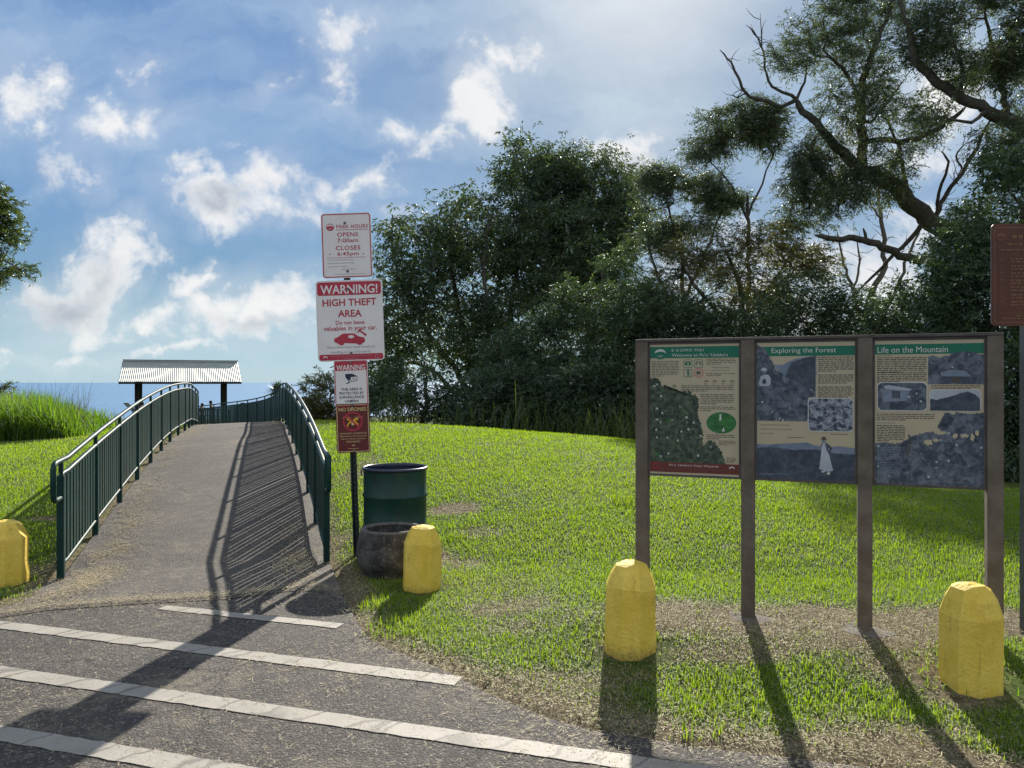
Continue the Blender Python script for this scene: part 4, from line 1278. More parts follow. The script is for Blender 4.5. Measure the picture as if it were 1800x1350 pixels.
# standing woman in hat and long pale skirt
c = p.q(.693, .710); p.m.poly(ellipse(c[0], c[1], .012, .014, 14), p.y(5), MIS); p.poly([(.655, .700), (.672, .697), (.678, .684), (.705, .684), (.712, .697), (.725, .703), (.690, .708)], 6, INK)
p.poly([(.665, .735), (.690, .724), (.715, .728), (.745, .742), (.780, .765), (.745, .800), (.735, .790), (.755, .768), (.735, .760), (.725, .790), (.668, .790)], 4, BLD)
p.poly([(.680, .728), (.705, .728), (.722, .790), (.742, .805), (.785, .925), (.745, .935), (.690, .930), (.645, .915), (.665, .800), (.668, .760)], 5, PPL)
p.poly([(.665, .935), (.700, .928), (.702, .938), (.670, .942)], 6, PAL); p.poly([(.725, .940), (.755, .936), (.752, .955), (.722, .955)], 6, PAL)
p.lines(.02, .35, .962, 2, .010, 3, MIS, rg)
p.build(1, 'cream and blue grey forest poster with old photographs')

# life on the mountain
p = Poster(2)
p.rect(0, .026, 1, .096, 1, GB)
p.text('Life on the Mountain', 0, .064, 2, PAL, w=.655, h=.042, left=.025)
p.poly([(.50, .305), (.50, .115)] + p.jag([(.50, .115), (.55, .108), (.60, .122), (.68, .108), (.75, .085), (.86, .078), (.94, .095), (1.0, .108)], .004, 21) + [(1, .305)], 3, BLU)
p.poly([(.61, .225), (.70, .205), (.83, .212), (.90, .252), (.62, .250)], 4, MIS); p.poly([(.63, .252), (.90, .254), (.90, .298), (.63, .296)], 4, BLD); p.rect(.72, .256, .79, .296, 5, INK)
p.text('Residents (1800 - 1900)', 0, .106, 1, INK, h=.009, left=.02, bold=.02)
p.lines(.02, .485, .117, 9, .0125, 1, INK, rg, .5); p.lines(.02, .485, .222, 6, .0125, 1, INK, rg, .5)
for (u0, v0, u1, v1, mi) in ((.02, .290, .492, .492, BLU), (.51, .340, .975, .490, PPL)):
    a, b_ = p.q(u0, v1), p.q(u1, v0); kk = .018
    o1 = [(a[0] + kk, a[1]), (b_[0] - kk, a[1]), (b_[0], a[1] + kk), (b_[0], b_[1] - kk), (b_[0] - kk, b_[1]), (a[0] + kk, b_[1]), (a[0], b_[1] - kk), (a[0], a[1] + kk)]
    p.m.poly(o1, p.y(4), PAL); cx_, cz_ = (a[0] + b_[0]) / 2, (a[1] + b_[1]) / 2
    p.m.poly([(cx_ + (q[0] - cx_) * .968, cz_ + (q[1] - cz_) * .94) for q in o1], p.y(5), mi)
p.poly([(.08, .318), (.13, .310), (.35, .338), (.33, .350), (.10, .338)], 6, PPL); p.poly([(.06, .345), (.10, .338), (.33, .350), (.30, .420), (.08, .430)], 6, MIS); p.poly([(.16, .350), (.24, .353), (.24, .405), (.16, .400)], 7, BLD)
p.poly([(.517, .480), (.517, .400)] + p.jag([(.517, .405), (.58, .412), (.66, .395), (.74, .380), (.80, .362), (.86, .355), (.92, .372), (.965, .400)], .002, 22) + [(.967, .478), (.95, .486), (.53, .486)], 6, BLD)
p.lines(.53, .97, .312, 3, .0100, 1, INK, rg, .5, last=.8)
p.lines(.02, .56, .512, 4, .0130, 1, INK, rg, .45)
p.text('Working Ranch (1900 - 2000)', 0, .578, 1, INK, h=.009, left=.02, bold=.02)
p.lines(.02, .285, .592, 10, .0118, 1, INK, rg, .5)
hill = p.jag([(0, .715), (.10, .708), (.18, .722), (.26, .708), (.32, .680), (.31, .655), (.36, .665), (.46, .640), (.54, .630), (.62, .655), (.66, .640), (.585, .605), (.60, .580), (.70, .575), (.74, .545), (.66, .500), (.72, .495), (.86, .505), (1.0, .495)], .006, 24)
p.poly([(0, 1)] + hill + [(1, 1)], 2, BLU)
for (uu, vv, ru, rv) in ((.50, .705, .05, .022), (.57, .690, .03, .014), (.75, .660, .035, .018), (.83, .655, .045, .014), (.90, .665, .02, .03), (.94, .635, .02, .02), (.72, .50, .03, .012), (.64, .632, .03, .006)):
    c = p.q(uu, vv); pts_ = []
    for i in range(14):
        f = rg.uniform(.65, 1.15); pts_.append((c[0] + ru * p.w * f * math.cos(i * 2 * math.pi / 14), c[1] + rv * p.h * f * math.sin(i * 2 * math.pi / 14)))
    p.m.poly(pts_, p.y(3), CR)
p.poly([(.76, .60), (.79, .60), (.785, .655), (.80, .68), (.74, .685), (.77, .655)], 4, BLD); p.poly([(.33, .655), (.345, .70), (.33, .77), (.28, .85), (.31, .78), (.33, .71)], 4, INK)
p.lines(.02, .25, .745, 8, .0120, 4, MIS, rg, .5); p.lines(.02, .22, .852, 8, .0110, 4, MIS, rg, .5); p.rect(.45, .972, .95, .975, 4, MIS)
p.build(2, 'cream and blue grey mountain life poster with old photographs')

# ------------------------------------------------------------------ brown sign at the right edge
bs = empty('brown_sign', (3.21, 4.82, .0), 'brown park rules sign on a grey steel post beyond the information board', 'sign')
bs.scale = (.9375, .9375, .9375); bs.location = (3.05, 4.52, .10)
m = MB(); m.bevbox((-.035, .0, -.2), (.035, .05, 2.50), .004); m.build('post', material('dull_grey_steel', (.115, .125, .13), .6, .35, metal=.2, var=.15, scale=12.0), bs)
s = sign_base(.50, .640, .030, TN, MR, .005, .020, -.006)
yb = -.009
emblem(s, -.19, .235, .034, yb, MR, TN)
rg = random.Random(9)
def sl(z, x0, x1, h=.010):
    cur = x0
    while cur < x1 - .01:
        e = min(x1, cur + rg.uniform(.015, .05)); s.rect(cur, z, e, z + h, yb, TN); cur = e + .008
sl(.228, -.12, .20, .022); sl(.185, -.15, .17, .012); sl(.150, -.20, .20)
for i in range(7):
    z = .095 - .045 * i
    s.ring(ellipse(-.185, z, .013, .013, 14), ellipse(-.185, z, .009, .009, 14), yb, TN)
    sl(z, -.13, .15 + rg.uniform(-.05, .05)); sl(z - .018, -.13, .08 + rg.uniform(-.05, .08))
s.rect(-.215, -.242, .215, -.239, yb, TN); sl(-.262, -.10, .10); sl(-.278, -.18, .18, .008)
MTAN2 = material('faded_tan_sign_print', (.165, .085, .04), .5, .3)
o = s.build('sign_panel', [M_ALU, M_WHITE, M_RED, material('faded_brown_sign_print', (.095, .028, .016), .5, .35, var=.2, scale=5.0), MTAN2, M_NAVY, M_GREYTXT, M_YELLOW_PRINT], bs, (0, 0, 2.27))
bolts(o, [(0, .27), (0, -.27)], -.008)


# ------------------------------------------------------------------ railings
def rail_line(off, i0, i1, turn=None):
    pts = []
    for p, nn in zip(PCL, _nor):
        x, y = p + nn * off
        pts.append(Vector((x, y, float(path_z(p[0], p[1])))))
    return pts


def resample(pts, step):
    out = [pts[0].copy()]; acc = 0
    for a, b in zip(pts[:-1], pts[1:]):
        L = (b - a).length; d = step - acc
        while d <= L:
            out.append(a + (b - a) * (d / L)); d += step
        acc = (acc + L) % step if L < step - acc else L - (d - step)
    return out


def railing(off, ystart, yend, label, out_dir):
    pts = [p for p in rail_line(off, 0, 0) if p.y <= yend + .5]
    fine = resample(pts, .02)
    fine = [p for p in fine if ystart <= p.y <= yend]
    root = empty('railing', fine[0] - Vector((0, 0, .01)), label, 'railing', 'green ramp railings')
    o = root.location
    loc = [p - o for p in fine]
    U = lambda h: [q + Vector((0, 0, h)) for q in loc[::10]] + [loc[-1] + Vector((0, 0, h))]
    d0 = (loc[10] - loc[0]); d0.z = 0; d0.normalize()
    HT, PT, BT = .945, .835, .105
    # handrail with a return loop at the near end
    a = loc[0] + Vector((0, 0, HT)); b = loc[0] + Vector((0, 0, HT - .30))
    loop = [b + d0 * .02, b - d0 * .18, b - d0 * .225 + Vector((0, 0, .012)), b - d0 * .245 + Vector((0, 0, .05)), a - d0 * .245 + Vector((0, 0, -.05)), a - d0 * .225 + Vector((0, 0, -.014)), a - d0 * .18 + Vector((0, 0, -.004))]
    m = MB(); m.tube(loop + U(HT), .0215, 10); m.build('handrail', M_GREEN, root)
    first = [loc[0] + Vector((0, 0, PT - .06)), loc[0] + Vector((0, 0, PT - .015)) + d0 * .008]
    m = MB(); m.tube(first + [q + d0 * (.03 if i == 0 else 0) for i, q in enumerate(U(PT))], .0205, 10); m.build('top_rail', M_GREEN, root)
    m = MB(); m.tube(U(BT), .0175, 8); m.build('bottom_rail', M_GREEN, root)
    bay = 68  # samples of 2 cm between posts
    def frame(i):
        a_ = loc[min(i + 6, len(loc) - 1)] - loc[max(i - 6, 0)]; a_.z = 0; a_.normalize()
        return a_
    for i in range(0, len(loc), bay):
        q = loc[i]; tg = frame(i); M = Matrix.Translation(q) @ Matrix(((tg.x, -tg.y, 0), (tg.y, tg.x, 0), (0, 0, 1))).to_4x4()
        m = MB(); w = .026
        m.box((-w, -w, -.12), (w, w, PT - .012), 0, M)
        m.build('post', M_GREEN, root)
        m = MB(); m.box((-.016, -.016, PT + .012), (.016, .016, HT - .012), 0, M); m.build('handrail_bracket', M_GREEN, root)
    stuff = MB(); k = 0
    step = 11.5 / 2.0
    j = step
    while j < len(loc) - 2:
        i = int(j)
        if min(i % bay, bay - i % bay) > 3:
            q = loc[i]; tg = frame(i); M = Matrix.Translation(q) @ Matrix(((tg.x, -tg.y, 0), (tg.y, tg.x, 0), (0, 0, 1))).to_4x4()
            m = MB() if k < 98 else stuff
            m.box((-.034, -.007, BT + .008), (.034, .007, PT - .010), 0, M)
            if k < 98: m.build('baluster', M_GREEN, root)
            k += 1
        j += step
    if stuff.v: tag(stuff.build('balusters', M_GREEN, root), None, None, None, 'stuff')
    return root


railing(-1.05, 6.18, 31.0, 'green steel railing along the left side of the ramp', -1)
railing(1.03, 6.74, 31.5, 'green steel railing along the right side of the ramp, by the signpost', 1)


# ------------------------------------------------------------------ trees
# big many-stemmed tree with drooping whorled leaves
simple_tree('umbrella_leaf_tree', 'tall many-stemmed tree with whorled drooping leaves, behind the signpost', 850, 44.0,
            [[(850, 760, 0, 0.29), (842, 690, 0, 0.261), (825, 620, 0, 0.203), (800, 520, 0, 0.145), (790, 430, 0, 0.087)],
             [(846, 735, 0, 0.174), (800, 650, -0.87, 0.1595), (745, 575, -1.45, 0.1305), (705, 500, -1.74, 0.087), (690, 430, -1.74, 0.06525), (690, 370, -1.74, 0.05075)],
             [(850, 735, 0, 0.174), (885, 640, 0.725, 0.174), (900, 540, 1.16, 0.145), (915, 420, 1.74, 0.1015), (925, 320, 2.03, 0.0725)],
             [(848, 730, 0, 0.145), (920, 640, -0.725, 0.145), (975, 540, -0.87, 0.116), (1010, 450, -0.725, 0.0725)],
             [(846, 735, 0, 0.145), (770, 660, 1.16, 0.116), (700, 620, 1.45, 0.087), (665, 560, 1.45, 0.058)],
             [(848, 720, 0, 0.145), (860, 600, -1.74, 0.1305), (850, 480, -2.32, 0.1015), (860, 380, -2.32, 0.0725)]],
            [(745, 460, 43, 80, 80, 3.77), (715, 560, 43, 58, 80, 3.19), (850, 420, 44.5, 120, 80, 4.64), (925, 310, 45.5, 60, 62, 3.77), (960, 460, 45, 110, 120, 5.22), (800, 590, 42.6, 110, 90, 3.48),
             (905, 600, 43, 110, 100, 3.77), (690, 395, 42.8, 18, 26, 0.87), (668, 640, 43, 50, 70, 2.9)],
            2000, 'whorl', 5, .50, .32, .115, M_BARK, ML_OCTO, 11, flat=.8, shell=.45, minr=.013, holes=.30)
simple_tree('umbrella_leaf_tree', 'tall grey-green tree with wiry top twigs, behind and right of the whorled leaf tree', 1040, 47.0,
            [[(1040, 760, 0, 0.276), (1040, 620, 0, 0.2208), (1030, 500, 0, 0.1656), (1020, 400, 0, 0.1104), (1010, 320, 0, 0.069)],
             [(1040, 600, 0, 0.138), (1080, 480, 0.828, 0.1242), (1100, 380, 1.104, 0.069), (1110, 300, 1.104, 0.0483)],
             [(1036, 560, 0, 0.138), (980, 440, 0.552, 0.1104), (960, 340, 0.552, 0.069)]],
            [(980, 305, 47, 58, 45, 3.036), (1060, 320, 47.5, 66, 55, 3.312), (1095, 400, 47, 50, 80, 3.312), (1020, 440, 47.6, 90, 110, 4.14), (1070, 560, 47, 80, 110, 3.864), (975, 380, 47, 60, 70, 3.312)],
            2000, 'whorl', 5, .50, .27, .088, M_BARK, ML_OCTO, 23, flat=.7, shell=.4, minr=.012, holes=.28)
# acacias with flat-topped crowns
AC = 'flat-topped trees above the information board'
simple_tree('acacia_tree', 'slender flat-topped tree with a bare fan of branches under its crown', 1318, 27.0,
            [[(1320, 790, 0, .12), (1318, 620, 0, .10), (1316, 480, 0, .075), (1315, 375, 0, .055), (1312, 330, 0, .045)],
             [(1316, 390, 0, .05), (1280, 320, .3, .032), (1245, 280, .3, .022)], [(1315, 380, 0, .05), (1345, 310, -.3, .032), (1368, 250, -.3, .02)]],
            [(1290, 232, 27, 76, 34, 1.5), (1245, 262, 27.3, 46, 26, 1.2), (1345, 226, 26.8, 44, 34, 1.2), (1315, 204, 27, 54, 20, 1.3), (1222, 276, 27, 24, 18, .8), (1330, 268, 27, 40, 22, 1.1)],
            620, 'narrow', 66, .25, .13, .030, M_BARK, ML_ACACIA, 31, holes=.40, flat=.6, upbias=.5, arc=-.06, shell=.2, minr=.008, group=AC)
simple_tree('acacia_tree', 'low flat-topped tree with two tiers of foliage, above the welcome poster', 1190, 28.0,
            [[(1195, 790, 0, .13), (1195, 640, 0, .11), (1200, 520, 0, .08), (1190, 420, 0, .055), (1175, 370, 0, .04)],
             [(1198, 540, 0, .07), (1240, 450, .5, .055), (1262, 380, .5, .035)], [(1198, 560, 0, .06), (1150, 470, -.4, .05), (1140, 400, -.4, .03)]],
            [(1170, 318, 28, 48, 24, 1.5), (1228, 338, 28.4, 48, 24, 1.4), (1265, 360, 28, 42, 26, 1.3), (1150, 355, 28, 36, 24, 1.3), (1205, 400, 28, 60, 20, 1.5), (1150, 425, 28, 40, 34, 1.4)],
            800, 'narrow', 66, .25, .13, .032, M_BARK_DARK, ML_ACACIA, 37, holes=.36, flat=.6, upbias=.4, arc=-.03, shell=.2, minr=.009, group=AC)
simple_tree('acacia_tree', 'broad brown-tinged tree directly above the forest poster', 1330, 25.0,
            [[(1300, 800, 0, .15), (1305, 660, 0, .13), (1310, 560, 0, .10), (1290, 470, 0, .06), (1270, 430, 0, .04)],
             [(1308, 570, 0, .08), (1370, 480, .5, .06), (1400, 430, .5, .04)], [(1306, 600, 0, .08), (1240, 520, -.5, .06), (1200, 470, -.5, .035)]],
            [(1430, 465, 25, 46, 30, 1.3), (1260, 435, 25, 70, 34, 1.7), (1330, 430, 25.4, 60, 30, 1.6), (1215, 470, 25, 62, 40, 1.6), (1300, 490, 24.6, 110, 50, 2.0), (1390, 470, 25, 60, 50, 1.6), (1180, 530, 25, 55, 60, 1.6), (1340, 540, 25, 90, 45, 1.8)],
            900, 'narrow', 66, .26, .14, .034, M_BARK_DARK, ML_BROWN, 41, holes=.50, flat=.6, shell=.25, minr=.010, group=AC)

# the big leaning koa with dead limbs
D5 = 24.0
base = Vector(px(1860, 800, D5)); base.z = tz(base.x, base.y) - .1
root = tree_thing('leaning_tree', 'big leaning tree with bare dead limbs reaching left against the sky', base, 'tree')
T = Tree(51)
L_ = lambda pts: [(px(a, b, D5 + dd), r) for a, b, dd, r in pts]
T.limb([(base, .34)] + L_([(1800, 600, 0, .33), (1740, 490, 0, .31), (1682, 422, 0, .29), (1629, 382, 0, .27), (1567, 324, 0, .25), (1518, 300, .1, .20), (1482, 270, .2, .16), (1447, 231, .2, .125), (1411, 195, .2, .105), (1398, 173, .2, .085)]), sub=.35, wob=.03)
for pts in ([(1400, 176, .2, .07), (1375, 188, .1, .065), (1349, 177, .0, .06), (1318, 170, .0, .05), (1300, 145, 0, .042), (1290, 118, 0, .035), (1278, 102, 0, .027), (1262, 82, 0, .016)],
            [(1392, 168, .2, .055), (1370, 160, .3, .048), (1353, 150, .3, .042), (1346, 120, .3, .037), (1339, 85, .3, .030), (1325, 60, .3, .022), (1307, 38, .3, .012)],
            [(1400, 175, .2, .05), (1412, 150, .3, .04), (1417, 124, .3, .03), (1420, 96, .3, .015)],
            [(1339, 85, .3, .022), (1338, 55, .2, .017), (1336, 18, .2, .008)], [(1330, 66, .3, .014), (1318, 44, .3, .008)],
            [(1296, 172, .0, .02), (1283, 166, 0, .014)], [(1340, 98, .3, .016), (1325, 92, .4, .012), (1318, 86, .4, .008)],
            # horizontal dead limb
            [(1700, 480, 0, .14), (1651, 462, -.3, .13), (1584, 449, -.6, .12), (1522, 422, -.8, .10), (1464, 421, -.9, .085), (1429, 413, -.9, .05)],
            [(1522, 422, -.8, .05), (1520, 405, -.8, .05), (1512, 398, -.8, .03)],
            # twisted dead limbs on the right
            [(1640, 392, 0, .09), (1660, 345, .3, .075), (1673, 329, .3, .07), (1700, 289, .3, .06), (1722, 249, .3, .05), (1740, 213, .3, .035), (1752, 180, .3, .02)],
            [(1645, 380, 0, .06), (1652, 330, -.2, .05), (1668, 290, -.2, .04), (1655, 262, -.2, .025)],
            [(1605, 365, 0, .08), (1590, 310, .2, .065), (1580, 262, .3, .05), (1560, 215, .3, .035), (1545, 195, .3, .02)],
            [(1673, 329, .3, .04), (1690, 300, .5, .035), (1680, 275, .5, .03), (1700, 250, .5, .02)]):
    T.limb(L_(pts), start=True, sub=.25, wob=.03, bare=True)
for pts in ([(1518, 305, .1, .145), (1515, 250, .3, .15), (1514, 190, .4, .13), (1520, 130, .5, .11), (1544, 67, .6, .085), (1562, 27, .6, .06), (1570, -20, .6, .045)],
            [(1518, 250, .3, .08), (1550, 246, -.2, .085), (1593, 249, -.3, .085), (1633, 235, -.3, .08), (1673, 209, -.3, .07), (1697, 188, -.3, .05)],
            [(1516, 180, .4, .07), (1480, 120, 0, .05), (1440, 85, -.2, .03)],
            [(1447, 231, .2, .05), (1430, 250, -.3, .05), (1420, 290, -.4, .03)],
            [(1530, 215, .3, .05), (1560, 180, .8, .045), (1590, 140, 1, .03)],
            [(1629, 382, 0, .08), (1600, 420, 0, .07), (1550, 470, .3, .05), (1500, 520, .3, .03)]):
    T.limb(L_(pts), start=True, sub=.3, wob=.03)
T.crown([blob(*q) for q in [(1390, 108, D5, 44, 34, 1.2), (1440, 45, D5, 62, 44, 1.5), (1500, 90, D5 + .4, 52, 70, 1.6), (1555, 5, D5 + .5, 70, 36, 1.5), (1435, 262, D5, 44, 44, 1.3), (1410, 310, D5 - .3, 40, 40, 1.1),
                            (1500, 290, D5 - .4, 60, 50, 1.4), (1480, 190, D5, 44, 40, 1.2), (1475, 330, D5 - .4, 60, 40, 1.3), (1585, 190, D5 + .6, 40, 24, 1.0), (1540, 150, D5 + .6, 36, 30, 1.0), (1470, 0, D5, 60, 40, 1.5), (1520, 215, D5 - .2, 46, 60, 1.3), (1545, 70, D5 + .4, 50, 60, 1.4), (1560, 290, D5 - .5, 50, 36, 1.1), (1455, 320, D5 + .3, 60, 50, 1.3), (1620, 230, D5 + .3, 46, 26, 1.0), (1540, 340, D5 - .3, 40, 24, .9), (1460, 375, D5 + .5, 46, 34, 1.0), (1400, 380, D5 + .8, 30, 30, .8), (1420, 330, D5 - .2, 40, 40, 1.0)]],
        1650, .05, .3, .007, -.04, .35, .42)
T.twigs(60, .6)
finish(T, root, M_BARK_DARK, ML_ACACIA, 'narrow', 66, .24, .13, .030, .007, .7)

# tree at the right edge whose limb arches over to the left
D6 = 21.0
base = Vector(px(1990, 820, D6)); base.z = tz(base.x, base.y) - .1
root = tree_thing('arching_tree', 'tall dark tree at the right edge with a thick limb arching up to the left', base, 'tree')
T = Tree(61)
L_ = lambda pts: [(px(a, b, D6 + dd), r) for a, b, dd, r in pts]
T.limb([(base, .32)] + L_([(1950, 560, 0, .28), (1880, 330, 0, .25), (1820, 238, 0, .22), (1767, 209, 0, .19), (1722, 187, 0, .145), (1678, 164, .1, .14), (1633, 129, .2, .12), (1611, 107, .2, .10), (1602, 67, .2, .085), (1589, 27, .2, .065), (1580, -20, .2, .05)]), sub=.35, wob=.03)
for pts in ([(1890, 350, 0, .16), (1870, 200, .3, .13), (1850, 60, .5, .08), (1840, -30, .5, .05)], [(1767, 209, 0, .09), (1760, 140, .4, .08), (1740, 70, .6, .05), (1730, 20, .6, .03)],
            [(1690, 170, 0, .07), (1690, 110, -.4, .05), (1670, 60, -.5, .03)], [(1860, 300, 0, .1), (1800, 300, -.6, .07), (1760, 330, -.8, .04)],
            [(1740, 195, 0, .06), (1700, 215, -.5, .045), (1660, 205, -.6, .03)]):
    T.limb(L_(pts), start=True, sub=.3, wob=.03)
T.crown([blob(*q) for q in [(1670, 85, D6, 62, 46, 1.5), (1720, 55, D6 + .3, 60, 46, 1.5), (1775, 80, D6, 50, 66, 1.6), (1790, 170, D6 - .3, 40, 70, 1.3), (1745, 130, D6 + .5, 50, 40, 1.3), (1690, 130, D6, 40, 26, 1.1), (1830, 60, D6, 90, 90, 2.0),
                            (1800, 290, D6 - .6, 60, 60, 1.4), (1760, 10, D6, 70, 30, 1.3), (1640, 205, D6, 36, 18, .9), (1870, 200, D6, 70, 90, 1.6), (1650, 60, D6 + .4, 60, 40, 1.3), (1700, 10, D6, 70, 36, 1.3), (1755, 250, D6 - .4, 44, 44, 1.1), (1790, 370, D6 - .5, 60, 60, 1.3)]], 1500, .05, .3, .007, -.04, .35, .40)
T.twigs(40, .6, False)
finish(T, root, M_BARK_DARK, ML_ACACIA, 'narrow', 66, .23, .125, .030, .007, .7)

# broad-leaved tree low at the right edge
simple_tree('broadleaf_tree', 'dark glossy broad-leaved tree filling the right edge behind the brown sign', 1850, 15.0,
            [[(1850, 860, 0, .14), (1830, 700, 0, .12), (1810, 560, 0, .09), (1800, 430, 0, .06), (1790, 340, 0, .03)], [(1835, 720, 0, .08), (1760, 600, -.3, .06), (1720, 520, -.3, .03)],
             [(1840, 740, 0, .08), (1900, 600, .3, .06), (1920, 500, .3, .03)]],
            [(1785, 320, 15, 50, 70, .8), (1755, 420, 15, 80, 60, .9), (1710, 490, 15, 70, 54, .8), (1680, 560, 15, 60, 50, .8), (1780, 560, 14.8, 90, 90, 1.1), (1760, 690, 14.6, 90, 110, 1.1), (1790, 800, 14.4, 100, 70, 1.1), (1880, 500, 15, 80, 160, 1.2), (1860, 700, 14.6, 90, 150, 1.1)],
            1000, 'broad', 54, .19, .11, .050, M_BARK, ML_DARK, 71, shell=.3, minr=.008, holes=.15)
# bare snags in the gap
base = Vector(px(1500, 800, 27.0)); base.z = tz(base.x, base.y) - .1
root = tree_thing('dead_tree', 'grey leafless tree standing in the sky gap right of the forest poster', base, 'tree')
T = Tree(81); L_ = lambda pts: [(px(a, b, 27.0 + dd), r) for a, b, dd, r in pts]
T.limb([(base, .15)] + L_([(1510, 640, 0, .13), (1530, 520, 0, .11), (1555, 470, 0, .09), (1550, 400, 0, .07), (1545, 340, 0, .05), (1552, 310, 0, .03)]), sub=.3, wob=.04, bare=True)
for pts in ([(1550, 385, 0, .05), (1535, 370, .2, .035), (1528, 355, .2, .02)], [(1520, 580, 0, .08), (1495, 500, .4, .06), (1480, 450, .4, .04), (1470, 400, .4, .02)],
            [(1515, 600, 0, .08), (1570, 520, -.4, .06), (1600, 440, -.4, .05), (1620, 400, -.4, .03)], [(1500, 520, .4, .05), (1510, 460, .7, .04), (1505, 420, .7, .02)]):
    T.limb(L_(pts), start=True, sub=.25, wob=.04, bare=True)
T.twigs(70, .6)
off = np.array(root.location); T.pos = [np.array(p) - off for p in T.pos]
T.wood('trunk', M_DEAD, root, .008)

# understorey behind the board and along the lawn's edge
US = 'understorey along the edge of the lawn'
simple_tree('understorey_tree', 'bushy dark green tree behind the top of the welcome poster', 1150, 23.0,
            [[(1160, 830, 0, .12), (1155, 700, 0, .09), (1150, 600, 0, .06)], [(1158, 720, 0, .06), (1100, 640, 0, .04)], [(1158, 720, 0, .06), (1215, 640, 0, .04)]],
            [(1120, 560, 23, 60, 60, 1.4), (1190, 580, 23, 70, 60, 1.5), (1150, 660, 22.7, 100, 70, 1.6), (1250, 600, 23, 60, 60, 1.4), (1110, 740, 22.5, 60, 50, 1.2)], 900, 'broad', 60, .24, .115, .045, M_BARK, ML_DARK, 91, shell=.2, holes=.15, group=US)
simple_tree('understorey_tree', 'leafy dark tree behind the top of the forest poster', 1400, 22.0,
            [[(1400, 850, 0, .12), (1400, 700, 0, .09), (1405, 600, 0, .06)], [(1400, 720, 0, .06), (1340, 620, 0, .04)], [(1402, 720, 0, .06), (1470, 620, 0, .04)]],
            [(1330, 580, 22, 70, 56, 1.3), (1420, 535, 22.2, 64, 56, 1.3), (1490, 560, 22.4, 60, 50, 1.2), (1540, 590, 22.4, 50, 40, 1.1), (1400, 640, 21.8, 120, 70, 1.6), (1480, 610, 22, 60, 60, 1.4), (1440, 730, 21.5, 110, 70, 1.5)], 900, 'broad', 60, .24, .115, .045, M_BARK, ML_DARK, 93, shell=.2, holes=.15, group=US)
simple_tree('understorey_tree', 'leafy tree behind the top of the mountain poster, under the leaning trunk', 1620, 20.0,
            [[(1620, 860, 0, .12), (1620, 720, 0, .09), (1620, 620, 0, .06)], [(1620, 740, 0, .06), (1570, 620, 0, .04)], [(1620, 740, 0, .06), (1680, 600, 0, .04)]],
            [(1580, 570, 20, 56, 50, 1.1), (1640, 520, 20, 60, 56, 1.1), (1690, 450, 20, 54, 54, 1.0), (1720, 390, 20, 40, 44, .9), (1620, 640, 19.8, 110, 70, 1.4), (1690, 600, 20, 60, 70, 1.2), (1600, 760, 19.5, 120, 80, 1.4), (1700, 780, 19, 80, 80, 1.2)], 1100, 'broad', 60, .22, .105, .040, M_BARK, ML_DARK, 97, shell=.2, holes=.15, group=US)
simple_tree('understorey_tree', 'dense olive shrub tree with drooping sprays, just left of the welcome poster', 1040, 25.0,
            [[(1040, 790, 0, .12), (1040, 700, 0, .10), (1030, 600, 0, .06)], [(1040, 720, 0, .06), (985, 620, 0, .04)], [(1040, 720, 0, .06), (1090, 600, 0, .04)]],
            [(1010, 560, 25, 60, 60, 1.5), (1070, 620, 24.6, 60, 90, 1.6), (960, 620, 25, 60, 70, 1.5), (1000, 690, 24.4, 90, 70, 1.6), (910, 680, 24.6, 70, 70, 1.5), (1090, 500, 25, 40, 60, 1.2)], 560, 'narrow', 70, .22, .17, .04, M_BARK, ML_DARK, 101, shell=.25, group=US)
simple_tree('understorey_tree', 'dark shrub under the whorled leaf tree, right of the surveillance sign', 740, 25.0,
            [[(750, 780, 0, .10), (750, 710, 0, .08), (745, 660, 0, .05)], [(750, 720, 0, .05), (690, 680, 0, .035)], [(750, 720, 0, .05), (810, 670, 0, .035)]],
            [(690, 690, 25, 50, 50, 1.4), (760, 700, 25, 60, 46, 1.5), (830, 710, 25, 60, 50, 1.5), (640, 690, 25.4, 50, 60, 1.4), (880, 640, 25.4, 50, 60, 1.4)], 420, 'narrow', 70, .20, .14, .040, M_BARK, ML_DARK, 103, shell=.25, group=US)
simple_tree('understorey_tree', 'low dense shrub on the crest, hard against the left side of the welcome poster', 1060, 22.0,
            [[(1060, 810, 0, .08), (1060, 750, 0, .06), (1062, 700, 0, .04)], [(1060, 770, 0, .05), (1010, 720, 0, .03)], [(1060, 770, 0, .05), (1100, 710, 0, .03)]],
            [(1010, 735, 22, 50, 44, 1.2), (1000, 690, 22.3, 60, 46, 1.2), (1060, 660, 22.3, 56, 50, 1.2), (1070, 720, 22, 56, 56, 1.3), (1110, 700, 22, 44, 60, 1.2), (1060, 770, 21.8, 80, 30, 1.2)], 620, 'broad', 60, .24, .11, .042, M_BARK, ML_DARK, 121, shell=.1, holes=.0, group=US)
simple_tree('understorey_tree', 'low rounded shrub on the crest between the drum and the welcome poster', 930, 23.0,
            [[(930, 800, 0, .08), (930, 750, 0, .06), (932, 700, 0, .04)], [(930, 770, 0, .05), (880, 720, 0, .03)], [(930, 770, 0, .05), (985, 720, 0, .03)]],
            [(880, 730, 23, 56, 36, 1.2), (930, 680, 23.3, 70, 40, 1.2), (870, 690, 23.3, 50, 36, 1.2), (940, 715, 23, 56, 50, 1.3), (990, 730, 23, 50, 40, 1.2), (840, 735, 23.4, 50, 30, 1.1), (930, 760, 22.8, 90, 24, 1.2)], 620, 'broad', 60, .24, .11, .042, M_BARK, ML_DARK, 123, shell=.1, holes=.0, group=US)
